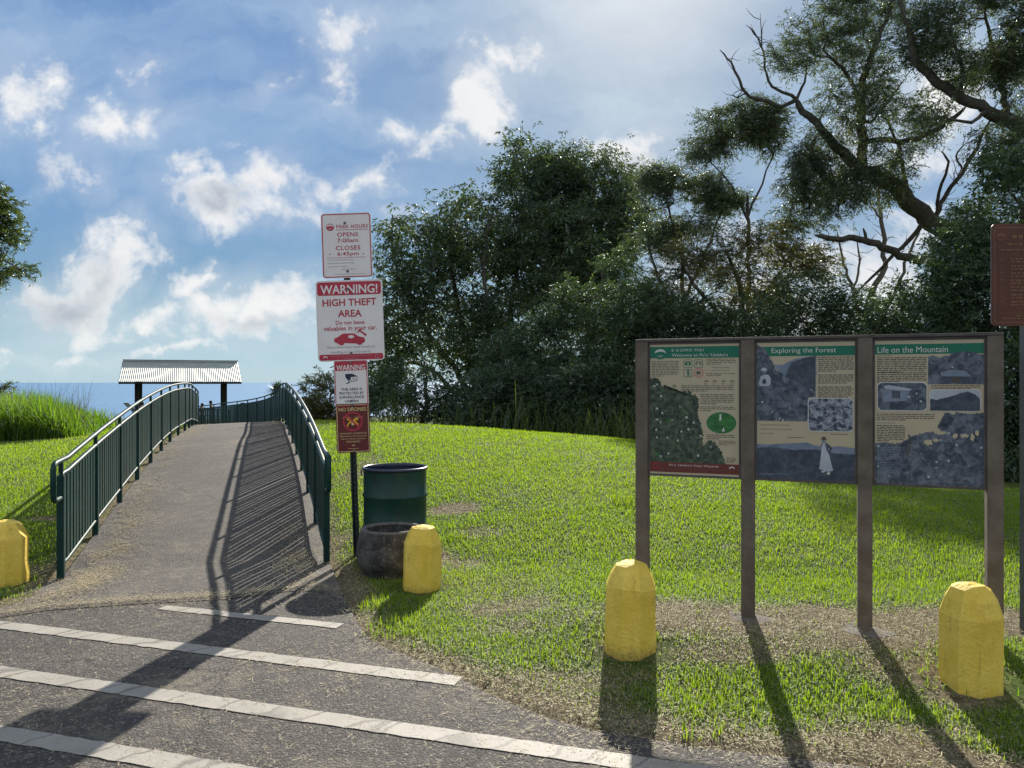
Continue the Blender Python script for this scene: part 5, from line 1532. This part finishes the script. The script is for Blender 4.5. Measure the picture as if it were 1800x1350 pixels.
simple_tree('shrub', 'yellowish sunlit shrub at the left end of the trees, behind the right railing', 575, 27.0,
            [[(580, 770, 0, .06), (580, 720, 0, .05), (580, 690, 0, .03)], [(580, 730, 0, .04), (550, 700, 0, .025)]],
            [(565, 695, 27, 34, 36, 1.0), (598, 668, 27.4, 34, 30, 1.0), (550, 725, 27, 26, 28, .9), (610, 720, 27.3, 40, 40, 1.1)], 230, 'narrow', 60, .17, .14, .034, M_BARK, ML_YELLOW, 107, shell=.3, cat='shrub')
# the tree at the left edge
simple_tree('spreading_tree', 'sunlit tree with fine foliage entering at the left edge above the sea', -300, 30.0,
            [[(-300, 800, 0, .25), (-280, 650, 0, .22), (-220, 520, 0, .16), (-120, 440, 0, .09), (-40, 410, 0, .05), (30, 435, 0, .025)], [(-240, 550, 0, .1), (-150, 400, .4, .07), (-60, 360, .4, .04)]],
            [(-15, 355, 30, 46, 36, 1.2), (-20, 415, 30, 66, 34, 1.3), (-8, 470, 30, 58, 32, 1.2), (-70, 400, 30, 60, 90, 1.6), (-160, 360, 30, 120, 100, 2.4), (-260, 400, 30, 140, 120, 2.6), (-5, 385, 30, 34, 40, 1.0), (38, 428, 30, 20, 8, .5)],
            1100, 'narrow', 120, .20, .14, .042, M_BARK, ML_LEFT, 113, shell=.2, minr=.010)
simple_tree('shrub', 'small dark shrub poking out above the tall grass at the left edge', 5, 26.0,
            [[(5, 790, 0, .05), (5, 720, 0, .04), (6, 690, 0, .02)]], [(4, 705, 26, 22, 22, .7), (8, 688, 26, 12, 12, .4)], 70, 'narrow', 60, .12, .10, .03, M_BARK, ML_DARK, 117, cat='shrub')

# palm-like crown beyond the right railing
bp = px(488, 760, 44.0); bp.z = tz(bp.x, bp.y)
root = tree_thing('screw_pine', 'small spiky palm-like tree behind the crest of the right railing', bp, 'tree')
topz = px(488, 690, 44.0).z - bp.z
m = MB(); m.tube([(0, 0, -.1), (.03, 0, topz * .5), (0, 0, topz)], [.12, .10, .09], 8); m.build('trunk', M_BARK, root)
rngp = np.random.default_rng(5); P_, D_, N_, Ls, Ws = [], [], [], [], []
for i in range(150):
    a = rngp.uniform(0, 6.28); e = rngp.uniform(-.25, 1.45)
    d = np.array([math.cos(a) * math.cos(e), math.sin(a) * math.cos(e), math.sin(e)])
    P_.append([0, 0, topz]); D_.append(d); N_.append(np.array([0, 0, 1.0]) + d * .01 + rngp.normal(0, .2, 3)); Ls.append(rngp.uniform(.6, 1.0)); Ws.append(.09)
leaves_mesh('crown', np.array(P_, float), np.array(D_), unit(np.array(N_)), np.array(Ls), np.array(Ws), ML_DARK, root, .18)


# ------------------------------------------------------------------ grasses
def blades(name, X, Y, H, Wd, tint, lean=.55, zoff=0.0, seed=1, parent=None, bend=.5, Z=None):
    r = np.random.default_rng(seed); N = len(X)
    Z = terr(X, Y) + zoff if Z is None else Z
    a = r.uniform(0, 2 * np.pi, N); ln = np.minimum(np.abs(r.normal(0, 1, N)) * lean, 1.75)
    dirx, diry = np.cos(a), np.sin(a)
    sx, sy = -diry, dirx
    B = np.c_[X, Y, Z]
    s = np.c_[sx, sy, np.zeros(N)] * (Wd / 2)[:, None]
    m1 = B + np.c_[dirx * np.sin(ln * .6), diry * np.sin(ln * .6), np.cos(ln * .6)] * (H * .55)[:, None]
    tp = m1 + np.c_[dirx * np.sin(ln * (1 + bend)), diry * np.sin(ln * (1 + bend)), np.cos(ln * (1 + bend))] * (H * .45)[:, None]
    V = np.stack([B - s, B + s, m1 + s * .8, m1 - s * .8, tp + s * .12, tp - s * .12], 1).reshape(-1, 3)
    i = np.arange(N) * 6
    Q = np.concatenate([np.stack([i, i + 1, i + 2, i + 3], 1), np.stack([i + 3, i + 2, i + 4, i + 5], 1)])
    V[:, 2] = np.maximum(V[:, 2], np.repeat(Z, 6) + .001)
    return np_mesh(name, V, Q, ML_BLADE, parent, attr={'tint': np.repeat(tint, 6, 0)})


def pal(r, N, a, b):
    f = r.random(N)[:, None]; return np.array(a) * (1 - f) + np.array(b) * f


def in_view(X, Y, m=.9):
    return (np.abs(X) < .667 * Y + m)


rl = np.random.default_rng(77)
Xs, Ys = [], []
for (y0, y1, dens) in ((3.0, 4.5, 9500), (4.5, 6, 8200), (6, 8, 5600), (8, 11, 3400), (11, 15, 1800), (15, 20, 650), (20, 26, 260)):
    w = .667 * y1 + .9; k = int(dens * (y1 - y0) * 2 * w)
    X = rl.uniform(-w, w, k); Y = rl.uniform(y0, y1, k)
    ok = in_view(X, Y) & (Y > lot_edge(X) + rl.normal(0, .05, k) - .01)
    ok &= (Y < _sm(X, _YC) + 3.0)
    X, Y = X[ok], Y[ok]
    ps = np.abs(path_side(X, Y)); ok = (ps > 1.05 + np.abs(rl.normal(0, .05, len(X))))
    Xs.append(X[ok]); Ys.append(Y[ok])
X = np.concatenate(Xs); Y = np.concatenate(Ys)
wn = worn(X, Y)
keep = rl.random(len(X)) > wn * .72
for q in ((1.486, 4.833), (2.108, 4.592)):
    keep &= np.hypot(X - q[0], Y - q[1]) > .125
for q, r_ in (((-.694, 5.90), .22), ((.675, 4.41), .22), ((2.345, 3.93), .24), ((-3.985, 6.05), .19), ((-1.005, 6.41), .27), ((-1.068, 7.02), .30)):
    keep &= np.hypot(X - q[0], Y - q[1]) > r_ * (1 + .25 * rl.random(len(X)))
X, Y, wn = X[keep], Y[keep], wn[keep]; N = len(X)
patch = fbm(X * 1.3, Y * 1.3, 41, 4); patch2 = fbm(X * 5, Y * 5, 43, 3)
far = np.clip(Y / 6.0, .9, 3.2)
H = (.020 + .025 * rl.random(N)) * (1 - .45 * wn) * (.7 + .7 * patch2) * (.85 + .15 * far)
Wd = (.0036 + .0028 * rl.random(N)) * far
G1 = pal(rl, N, (.112, .165, .013), (.198, .255, .026)); G2 = pal(rl, N, (.130, .185, .022), (.205, .245, .040)); ST = pal(rl, N, (.20, .165, .085), (.36, .30, .145))
mixg = sstep(patch + .35 * wn, .44, .74)[:, None]
tint = G1 * (1 - mixg) + G2 * mixg
isdry = rl.random(N) < np.clip(.03 + wn * .95, 0, .95)
tint[isdry] = ST[isdry]
ln = .62 + .35 * isdry
lawn = blades('lawn_grass', X, Y, H, Wd, tint, np.where(isdry, 4.0, (1.15 + .5 * rl.random(N)) * (1 + 1.2 * wn)), 0.0, 5, bend=.25)
tag(lawn, 'bright green mown lawn with worn straw-coloured patches', None, None, 'stuff')

# taller tufts round posts, bollards and the lot's edge
Xs, Ys, Hs = [], [], []
def tuft(x, y, r_, k, h):
    a = rl.uniform(0, 6.28, k); q = r_ * np.sqrt(rl.random(k)); Xs.append(x + q * np.cos(a)); Ys.append(y + q * np.sin(a)); Hs.append(h * rl.uniform(.5, 1.1, k))
for (x, y) in ((-.694, 5.90), (.675, 4.41), (2.345, 3.93), (-3.985, 6.05), (-1.005, 6.41)):
    for i in range(14):
        a = 6.28 * i / 14; tuft(x + .20 * math.cos(a) * (1.6 if x == -1.005 else 1), y + .20 * math.sin(a) * (1.6 if x == -1.005 else 1), .05, 3 + (5 if math.sin(a) > 0 else 0), .05)
for q in ((1315, 1090), (1520, 1112), (1127, 1000), (1745, 1130), (632, 968)):
    gx, gy = gnd(*q); f = .9375 if q[0] > 1000 else 1; tuft(gx * f, gy * f + .08, .06, 14, .05)
for (a, b_, r_, k, h) in ((1110, 938, .22, 160, .13), (1160, 1045, .10, 60, .10), (655, 1070, .13, 150, .07), (690, 1110, .18, 220, .07), (560, 990, .08, 30, .06), (1230, 1290, .12, 60, .06), (1290, 1240, .2, 120, .06), (800, 960, .12, 90, .08), (250, 1052, .12, 40, .035)):
    gx, gy = gnd(a, b_); tuft(gx, gy, r_, k, h)
X = np.concatenate(Xs); Y = np.concatenate(Ys); H = np.concatenate(Hs); N = len(X)
o = blades('grass_tufts', X, Y, H, .004 + .004 * rl.random(N), pal(rl, N, (.08, .14, .015), (.21, .24, .04)), .6, 0, 9)
tag(o, 'longer tufts of grass round the posts and bollards', None, None, 'stuff')

# dry clippings lying on the lot, the ramp's edges and the worn lawn
Xs, Ys, Zs = [], [], []
k = 120000
X = rl.uniform(-5.5, 3.2, k); Y = rl.uniform(2.9, 7.2, k)
e = Y - lot_edge(X); ps = path_side(X, Y)
nn = fbm(X * 1.6, Y * 1.6, 51, 4); n2 = fbm(X * 6, Y * 6, 53, 3)
onpath = (np.abs(ps) < 1.2) & (Y > 5.6)
pr = np.where(e < 0, .10 + .36 * sstep(nn, .48, .70) * sstep(n2, .35, .65) + .95 * np.exp(-np.abs(e + .02) / .13), .75 * np.exp(-e / .30))
pr = np.where(onpath, .05 + 1.2 * np.exp(-np.abs(np.abs(ps) - .82) / .16) * sstep(n2, .38, .62) + .95 * np.exp(-np.abs(e) / .06), pr)
pr = np.where((~onpath) & (e > 0), np.maximum(pr, .30 * worn(X, Y)), pr)
ok = (rl.random(k) < pr) & in_view(X, Y, .4)
X, Y = X[ok], Y[ok]
k2 = 26000                                                            # drifts on the ramp further up
i = rl.integers(14, len(PCL) - 60, k2); sd_ = np.where(rl.random(k2) < .62, -1, 1)
offs = sd_ * (1.0 - np.abs(rl.normal(0, .20, k2)))
X2 = PCL[i, 0] + _nor[i, 0] * offs + rl.normal(0, .06, k2); Y2 = PCL[i, 1] + _nor[i, 1] * offs + rl.normal(0, .06, k2)
ok = fbm(X2 * 2.2, Y2 * 2.2, 57, 4) > .50
DR = [(6.0, -.95, .16, 420), (6.25, -.80, .14, 360), (6.6, -.78, .20, 420), (7.2, -.80, .22, 420), (7.9, -.80, .30, 420), (8.9, -.84, .35, 340), (10.2, -.86, .5, 300), (12.0, -.85, .6, 260), (6.6, .75, .3, 420), (7.4, .8, .3, 300)]
X3, Y3 = [], []
for (yc_, of_, sd2, n_) in DR:
    n_ = int(n_ * 2.2)
    j = np.argmin(np.abs(PCL[:, 1] - yc_)); al = rl.normal(0, sd2, n_); ac = of_ + rl.normal(0, .09, n_) + .05 * np.sin(al * 9)
    X3.append(PCL[j, 0] + _tan[j, 0] * al + _nor[j, 0] * ac); Y3.append(PCL[j, 1] + _tan[j, 1] * al + _nor[j, 1] * ac)
xs_ = rl.uniform(-4.0, -1.3, 2600); X3.append(xs_); Y3.append(lot_edge(xs_) + np.abs(rl.normal(0, .04, 2600)) * np.where(rl.random(2600) < .6, 1, -1) - .02)
X = np.concatenate([X, X2[ok]] + X3); Y = np.concatenate([Y, Y2[ok]] + Y3); N = len(X)
ps = np.abs(path_side(X, Y)); e = Y - lot_edge(X)
Z = np.where(e < .0, .004, np.where((ps < 1.15), terr0(X, Y) + .022, terr(X, Y) + .02)) + rl.uniform(.001, .010, N)
Z = np.where((ps < 1.5) & (e < .35) & (e > -.3), np.maximum(Z, terr0(X, Y) + .024), Z)
a = rl.uniform(0, 6.28, N); L = rl.uniform(.010, .036, N) * (.7 + .9 * rl.random(N) ** 4); w = rl.uniform(.0014, .0034, N)
D = np.c_[np.cos(a), np.sin(a), rl.normal(0, .12, N)]; s = np.c_[-np.sin(a), np.cos(a), np.zeros(N)] * (w / 2)[:, None]
B = np.c_[X, Y, Z]; bendv = s * rl.normal(0, 5, N)[:, None]
M_ = B + D * (L / 2)[:, None] + bendv; E_ = B + D * L[:, None]
V = np.stack([B - s, B + s, M_ + s, M_ - s, E_ + s * .5, E_ - s * .5], 1).reshape(-1, 3)
V[:, 2] = np.maximum(V[:, 2], np.repeat(Z - .001, 6))
i = np.arange(N) * 6
Q = np.concatenate([np.stack([i, i + 1, i + 2, i + 3], 1), np.stack([i + 3, i + 2, i + 4, i + 5], 1)])
o = np_mesh('dry_clippings', V, Q, ML_STRAW, attr={'tint': np.repeat(pal(rl, N, (.26, .21, .12), (.58, .49, .31)), 6, 0)})
tag(o, 'dry grass clippings strewn over the asphalt and the edges of the ramp', None, None, 'stuff')


def tall_grass(name, label, X, Y, Hm, w0, c0, c1, seed, segs=5, lean=.5, wind=-.1):
    r = np.random.default_rng(seed); N = len(X)
    Z = terr(X, Y) - .03; H = Hm * r.uniform(.55, 1.1, N)
    a = r.uniform(0, 6.28, N); cur = np.abs(r.normal(0, lean, N)) + .12
    dx_, dy_ = np.cos(a) + wind, np.sin(a)
    side = np.c_[-np.sin(a), np.cos(a), np.zeros(N)]
    rings = []; P = np.c_[X, Y, Z]
    for s in range(segs + 1):
        f = s / segs; ww = w0 * (1 - f) ** .7 * .5 + .0015
        rings += [P - side * ww, P + side * ww]
        th = cur * (.25 + f * 1.9)
        P = P + np.c_[dx_ * np.sin(th), dy_ * np.sin(th), np.cos(th)] * (H / segs)[:, None]
    V = np.stack(rings, 1).reshape(-1, 3); k_ = 2 * (segs + 1); i = np.arange(N) * k_
    Q = np.concatenate([np.stack([i + 2 * s, i + 2 * s + 1, i + 2 * s + 3, i + 2 * s + 2], 1) for s in range(segs)])
    o = np_mesh(name, V, Q, ML_BLADE, attr={'tint': np.repeat(pal(r, N, c0, c1), k_, 0)})
    return tag(o, label, None, None, 'stuff')


k = 22000
X = rl.uniform(-17.5, -9.6, k); Y = rl.uniform(16.8, 21, k)
ok = (X / Y < -.553 - .015 * rl.normal(0, 1, k) + .012 * (Y - 19)) & (X / Y > -.80)
X, Y = X[ok], Y[ok]
f = np.clip((-.553 - X / Y) / .06, 0.0, 1)
tall_grass('tall_grass', 'tall arching wild grass at the left above the sea', X, Y, .62 + .52 * f, .024, (.045, .095, .018), (.13, .185, .04), 3, lean=.55)
k = 420
X = rl.uniform(-15, -9.9, k); Y = rl.uniform(18, 21, k); ok = X / Y < -.553; X, Y = X[ok], Y[ok]
tall_grass('grass_plumes', 'feathery seed stalks above the tall wild grass at the left', X, Y, np.full(len(X), 1.35), .008, (.22, .17, .11), (.34, .28, .19), 4, lean=.22, wind=.5)
k = 1300
X = rl.uniform(-4, 7.5, k); Y = _sm(X, _YC) + rl.uniform(4.0, 7.5, k); ok = fbm(X * .8, Y * .8, 61, 3) > .53; X, Y = X[ok], Y[ok]
tall_grass('forest_edge_grass', 'dull green long grass at the foot of the trees', X, Y, 0.5 + 1.0 * fbm(X, Y, 63), .020, (.045, .070, .022), (.11, .12, .05), 6, lean=.35)


# ------------------------------------------------------------------ lookout shelter
a23 = math.atan2(.39, .92)
sc_ = Vector((-23.65, 55.0, 0)); gz = tz(sc_.x, sc_.y)
sh = empty('picnic_shelter', (sc_.x, sc_.y, gz), 'open shelter with a ribbed metal roof on dark posts, overlooking the sea', 'shelter', None, a23)
M_ROOF = material('ribbed_roof_metal', (.40, .42, .38), .55, .4, metal=.2, var=.12, scale=1.5)
M_WOOD = material('dark_shelter_timber', (.020, .016, .014), .8, .2, var=.2)
ez = 1.60 - gz; rise = 1.52; hl, dep = 4.05, 3.3
m = MB(); nrib = 64
for side in (0, 1):
    vs = []; cols = []
    for i in range(nrib * 4 + 1):
        x = -hl + 2 * hl * i / (nrib * 4); z = (0, .028, .028, 0)[i % 4]
        if side == 0: vs += [(x, 0, ez + z), (x * .985, dep, ez + rise + z)]
        else: vs += [(x * .985, dep, ez + rise + z), (x, 2 * dep, ez + z)]
    m.add(vs, [(2 * i, 2 * i + 2, 2 * i + 3, 2 * i + 1) for i in range(nrib * 4)])
m.build('roof', M_ROOF, sh)
m = MB(); m.box((-hl * .985, dep - .18, ez + rise + .03), (hl * .985, dep + .18, ez + rise + .12)); m.build('ridge_cap', material('ridge_cap_metal', (.20, .23, .21), .5, .4, metal=.3), sh)
m = MB()
m.box((-hl, .06, ez - .16), (hl, .14, ez - .012)); m.box((-hl, 2 * dep - .14, ez - .16), (hl, 2 * dep - .06, ez - .012))
for x in (-hl + .02, hl - .12):
    for s_ in (0, 1):
        y0_, y1_ = (0.14, dep) if s_ == 0 else (2 * dep - .14, dep)
        m.add([(x, y0_, ez - .13), (x + .08, y0_, ez - .13), (x + .08, y1_, ez + rise - .15), (x, y1_, ez + rise - .15), (x, y0_, ez - .02), (x + .08, y0_, ez - .02), (x + .08, y1_, ez + rise - .04), (x, y1_, ez + rise - .04)],
              [(0, 3, 2, 1), (4, 5, 6, 7), (0, 1, 5, 4), (1, 2, 6, 5), (2, 3, 7, 6), (3, 0, 4, 7)])
m.build('roof_beams', M_WOOD, sh)
for (x, y) in ((-2.95, .9), (2.95, .9), (-2.95, 2 * dep - .9), (2.95, 2 * dep - .9)):
    m = MB(); m.box((x - .13, y - .13, -.3), (x + .13, y + .13, ez - .03 + .3 * .9 * .46)); m.build('post', M_WOOD, sh)
# lookout railing on both sides of the shelter, with tilted view panels
M_RAILD = material('dark_lookout_railing', (.012, .018, .018), .95, .05)
def lookout(pa, pb, lab, tilt):
    a = px(pa[0], 700, pa[1]); b_ = px(pb[0], 700, pb[1])
    a.z = tz(a.x, a.y); b_.z = tz(b_.x, b_.y)
    r_ = empty('lookout_railing', a, lab, 'railing')
    d = b_ - a; L = d.length; k_ = max(2, int(L / 1.1))
    for i in range(k_ + 1):
        q = d * i / k_; m = MB(); m.box((q.x - .05, q.y - .05, q.z - .3), (q.x + .05, q.y + .05, q.z + 1.1)); m.build('post', M_RAILD, r_)
    for h in (1.06, .62, .18):
        m = MB(); m.tube([(0, 0, h), d + Vector((0, 0, h))], .03, 6); m.build('rail', M_RAILD, r_)
    e_ = Vector((tilt, 0, 0)); m = MB(); z0 = 1.02
    m.add([(-.02, -.3, z0), (-.02 + e_.x, -.3, z0 + .55), (-.02 + e_.x, .3, z0 + .55), (-.02, .3, z0), (.03, -.3, z0), (.03 + e_.x, -.3, z0 + .55), (.03 + e_.x, .3, z0 + .55), (.03, .3, z0)],
          [(0, 1, 2, 3), (7, 6, 5, 4), (0, 4, 5, 1), (1, 5, 6, 2), (2, 6, 7, 3), (3, 7, 4, 0)])
    m.build('view_panel', M_RAILD, r_)
lookout((237, 50), (262, 56), 'dark lookout railing with a tilted panel left of the shelter', -.62)
lookout((413, 50), (340, 57), 'dark lookout railing with a tilted panel right of the shelter', .5)


# ------------------------------------------------------------------ visitors at the lookout
M_SKIN = material('skin', (.30, .17, .11), .6, .3); M_HAIR = material('dark_hair', (.015, .012, .010), .7, .3)


def person(loc, face, lab, shirt, trousers, pose, h=1.70, hair=True):
    r_ = empty('person', loc, lab, 'person', None, face)
    S_ = h / 1.70
    def skin(name, verts, edges, rad, mat, root=0):
        me = bpy.data.meshes.new(name); me.from_pydata([Vector(v_) * S_ for v_ in verts], edges, []); me.materials.append(mat)
        o = bpy.data.objects.new(name, me); COL.objects.link(o); o.parent = r_
        md = o.modifiers.new('skin', 'SKIN')
        for i, q in enumerate(rad):
            me.skin_vertices[0].data[i].radius = (q[0] * S_, q[1] * S_)
            me.skin_vertices[0].data[i].use_root = (i == root)
        sb = o.modifiers.new('smooth', 'SUBSURF'); sb.levels = 1; sb.render_levels = 2
        return o
    ar = pose
    # facing local -Y; 0 pelvis 1 waist 2 chest 3 neck 4 head base 5 crown
    V = [(0, 0, .92), (0, -.01, 1.08), (0, -.02, 1.30), (0, -.03, 1.44), (0, -.06, 1.53), (0, -.075, 1.63),
         (.09, 0, .86), (.10, -.01, .48), (.10, .02, .09), (.11, -.12, .04), (-.09, 0, .86), (-.10, -.02, .48), (-.10, .03, .09), (-.11, -.11, .04),
         (.17, -.02, 1.37), ar[0], ar[1], ar[2], (-.17, -.02, 1.37), tuple((-q if i == 0 else q) for i, q in enumerate(ar[0])), tuple((-q if i == 0 else q) for i, q in enumerate(ar[1])), tuple((-q if i == 0 else q) for i, q in enumerate(ar[2])), (0, -.155, 1.575)]
    E = [(0, 1), (1, 2), (2, 3), (3, 4), (4, 5), (0, 6), (6, 7), (7, 8), (8, 9), (0, 10), (10, 11), (11, 12), (12, 13), (2, 14), (14, 15), (15, 16), (16, 17), (2, 18), (18, 19), (19, 20), (20, 21), (4, 22)]
    Rd = [(.13, .10), (.125, .095), (.15, .10), (.055, .055), (.075, .085), (.07, .085), (.08, .08), (.055, .055), (.040, .040), (.035, .03), (.08, .08), (.055, .055), (.040, .040), (.035, .03),
          (.055, .055), (.042, .042), (.03, .03), (.022, .03), (.055, .055), (.042, .042), (.03, .03), (.022, .03), (.018, .02)]
    skin('body', V, E, Rd, M_SKIN)
    skin('shirt', [V[0], V[1], V[2], (0, -.03, 1.40), V[14], V[15], V[18], V[19]], [(0, 1), (1, 2), (2, 3), (2, 4), (4, 5), (2, 6), (6, 7)],
         [(.145, .115), (.14, .11), (.165, .115), (.075, .07), (.066, .066), (.055, .055), (.066, .066), (.055, .055)], shirt)
    skin('trousers', [(0, 0, .96), (0, 0, .90), V[6], V[7], V[8], V[10], V[11], V[12]], [(0, 1), (1, 2), (2, 3), (3, 4), (1, 5), (5, 6), (6, 7)],
         [(.14, .11), (.14, .115), (.092, .092), (.068, .068), (.056, .056), (.092, .092), (.068, .068), (.056, .056)], trousers)
    m = MB(); m.lathe([(0, .135), (.06, .125), (.095, .085), (.105, .03), (.10, -.03), (.085, -.07)], 16, c=(0, -.055 * S_, 1.58 * S_)); m.build('hair', M_HAIR, r_)
    return r_


def ground_at(x, d):
    q = px(x, 700, d); q.z = tz(q.x, q.y); return q


M_SH1 = material('dark_shirt', (.02, .022, .03), .8, .2); M_SH2 = material('slate_shirt', (.05, .055, .075), .8, .2); M_TR = material('dark_trousers', (.02, .02, .028), .8, .2)
DOWN = ((.21, -.05, 1.12), (.12, -.26, 1.06), (.07, -.32, 1.09)); SIDE = ((.24, .02, 1.12), (.24, -.06, .88), (.23, -.09, .79))
person(ground_at(372, 50), R(-78), 'person in dark clothes standing by the lookout posts, looking down at something in the hands', M_SH1, M_TR, DOWN, 1.70)
person(ground_at(355.5, 50.6), R(200), 'person in a slate shirt beyond the gap between the two ramp railings', M_SH2, M_TR, DOWN, 1.52)
person(ground_at(249, 51), R(160), 'person at the left lookout railing whose head shows over the left handrail', M_SH1, M_TR, SIDE, 1.62)
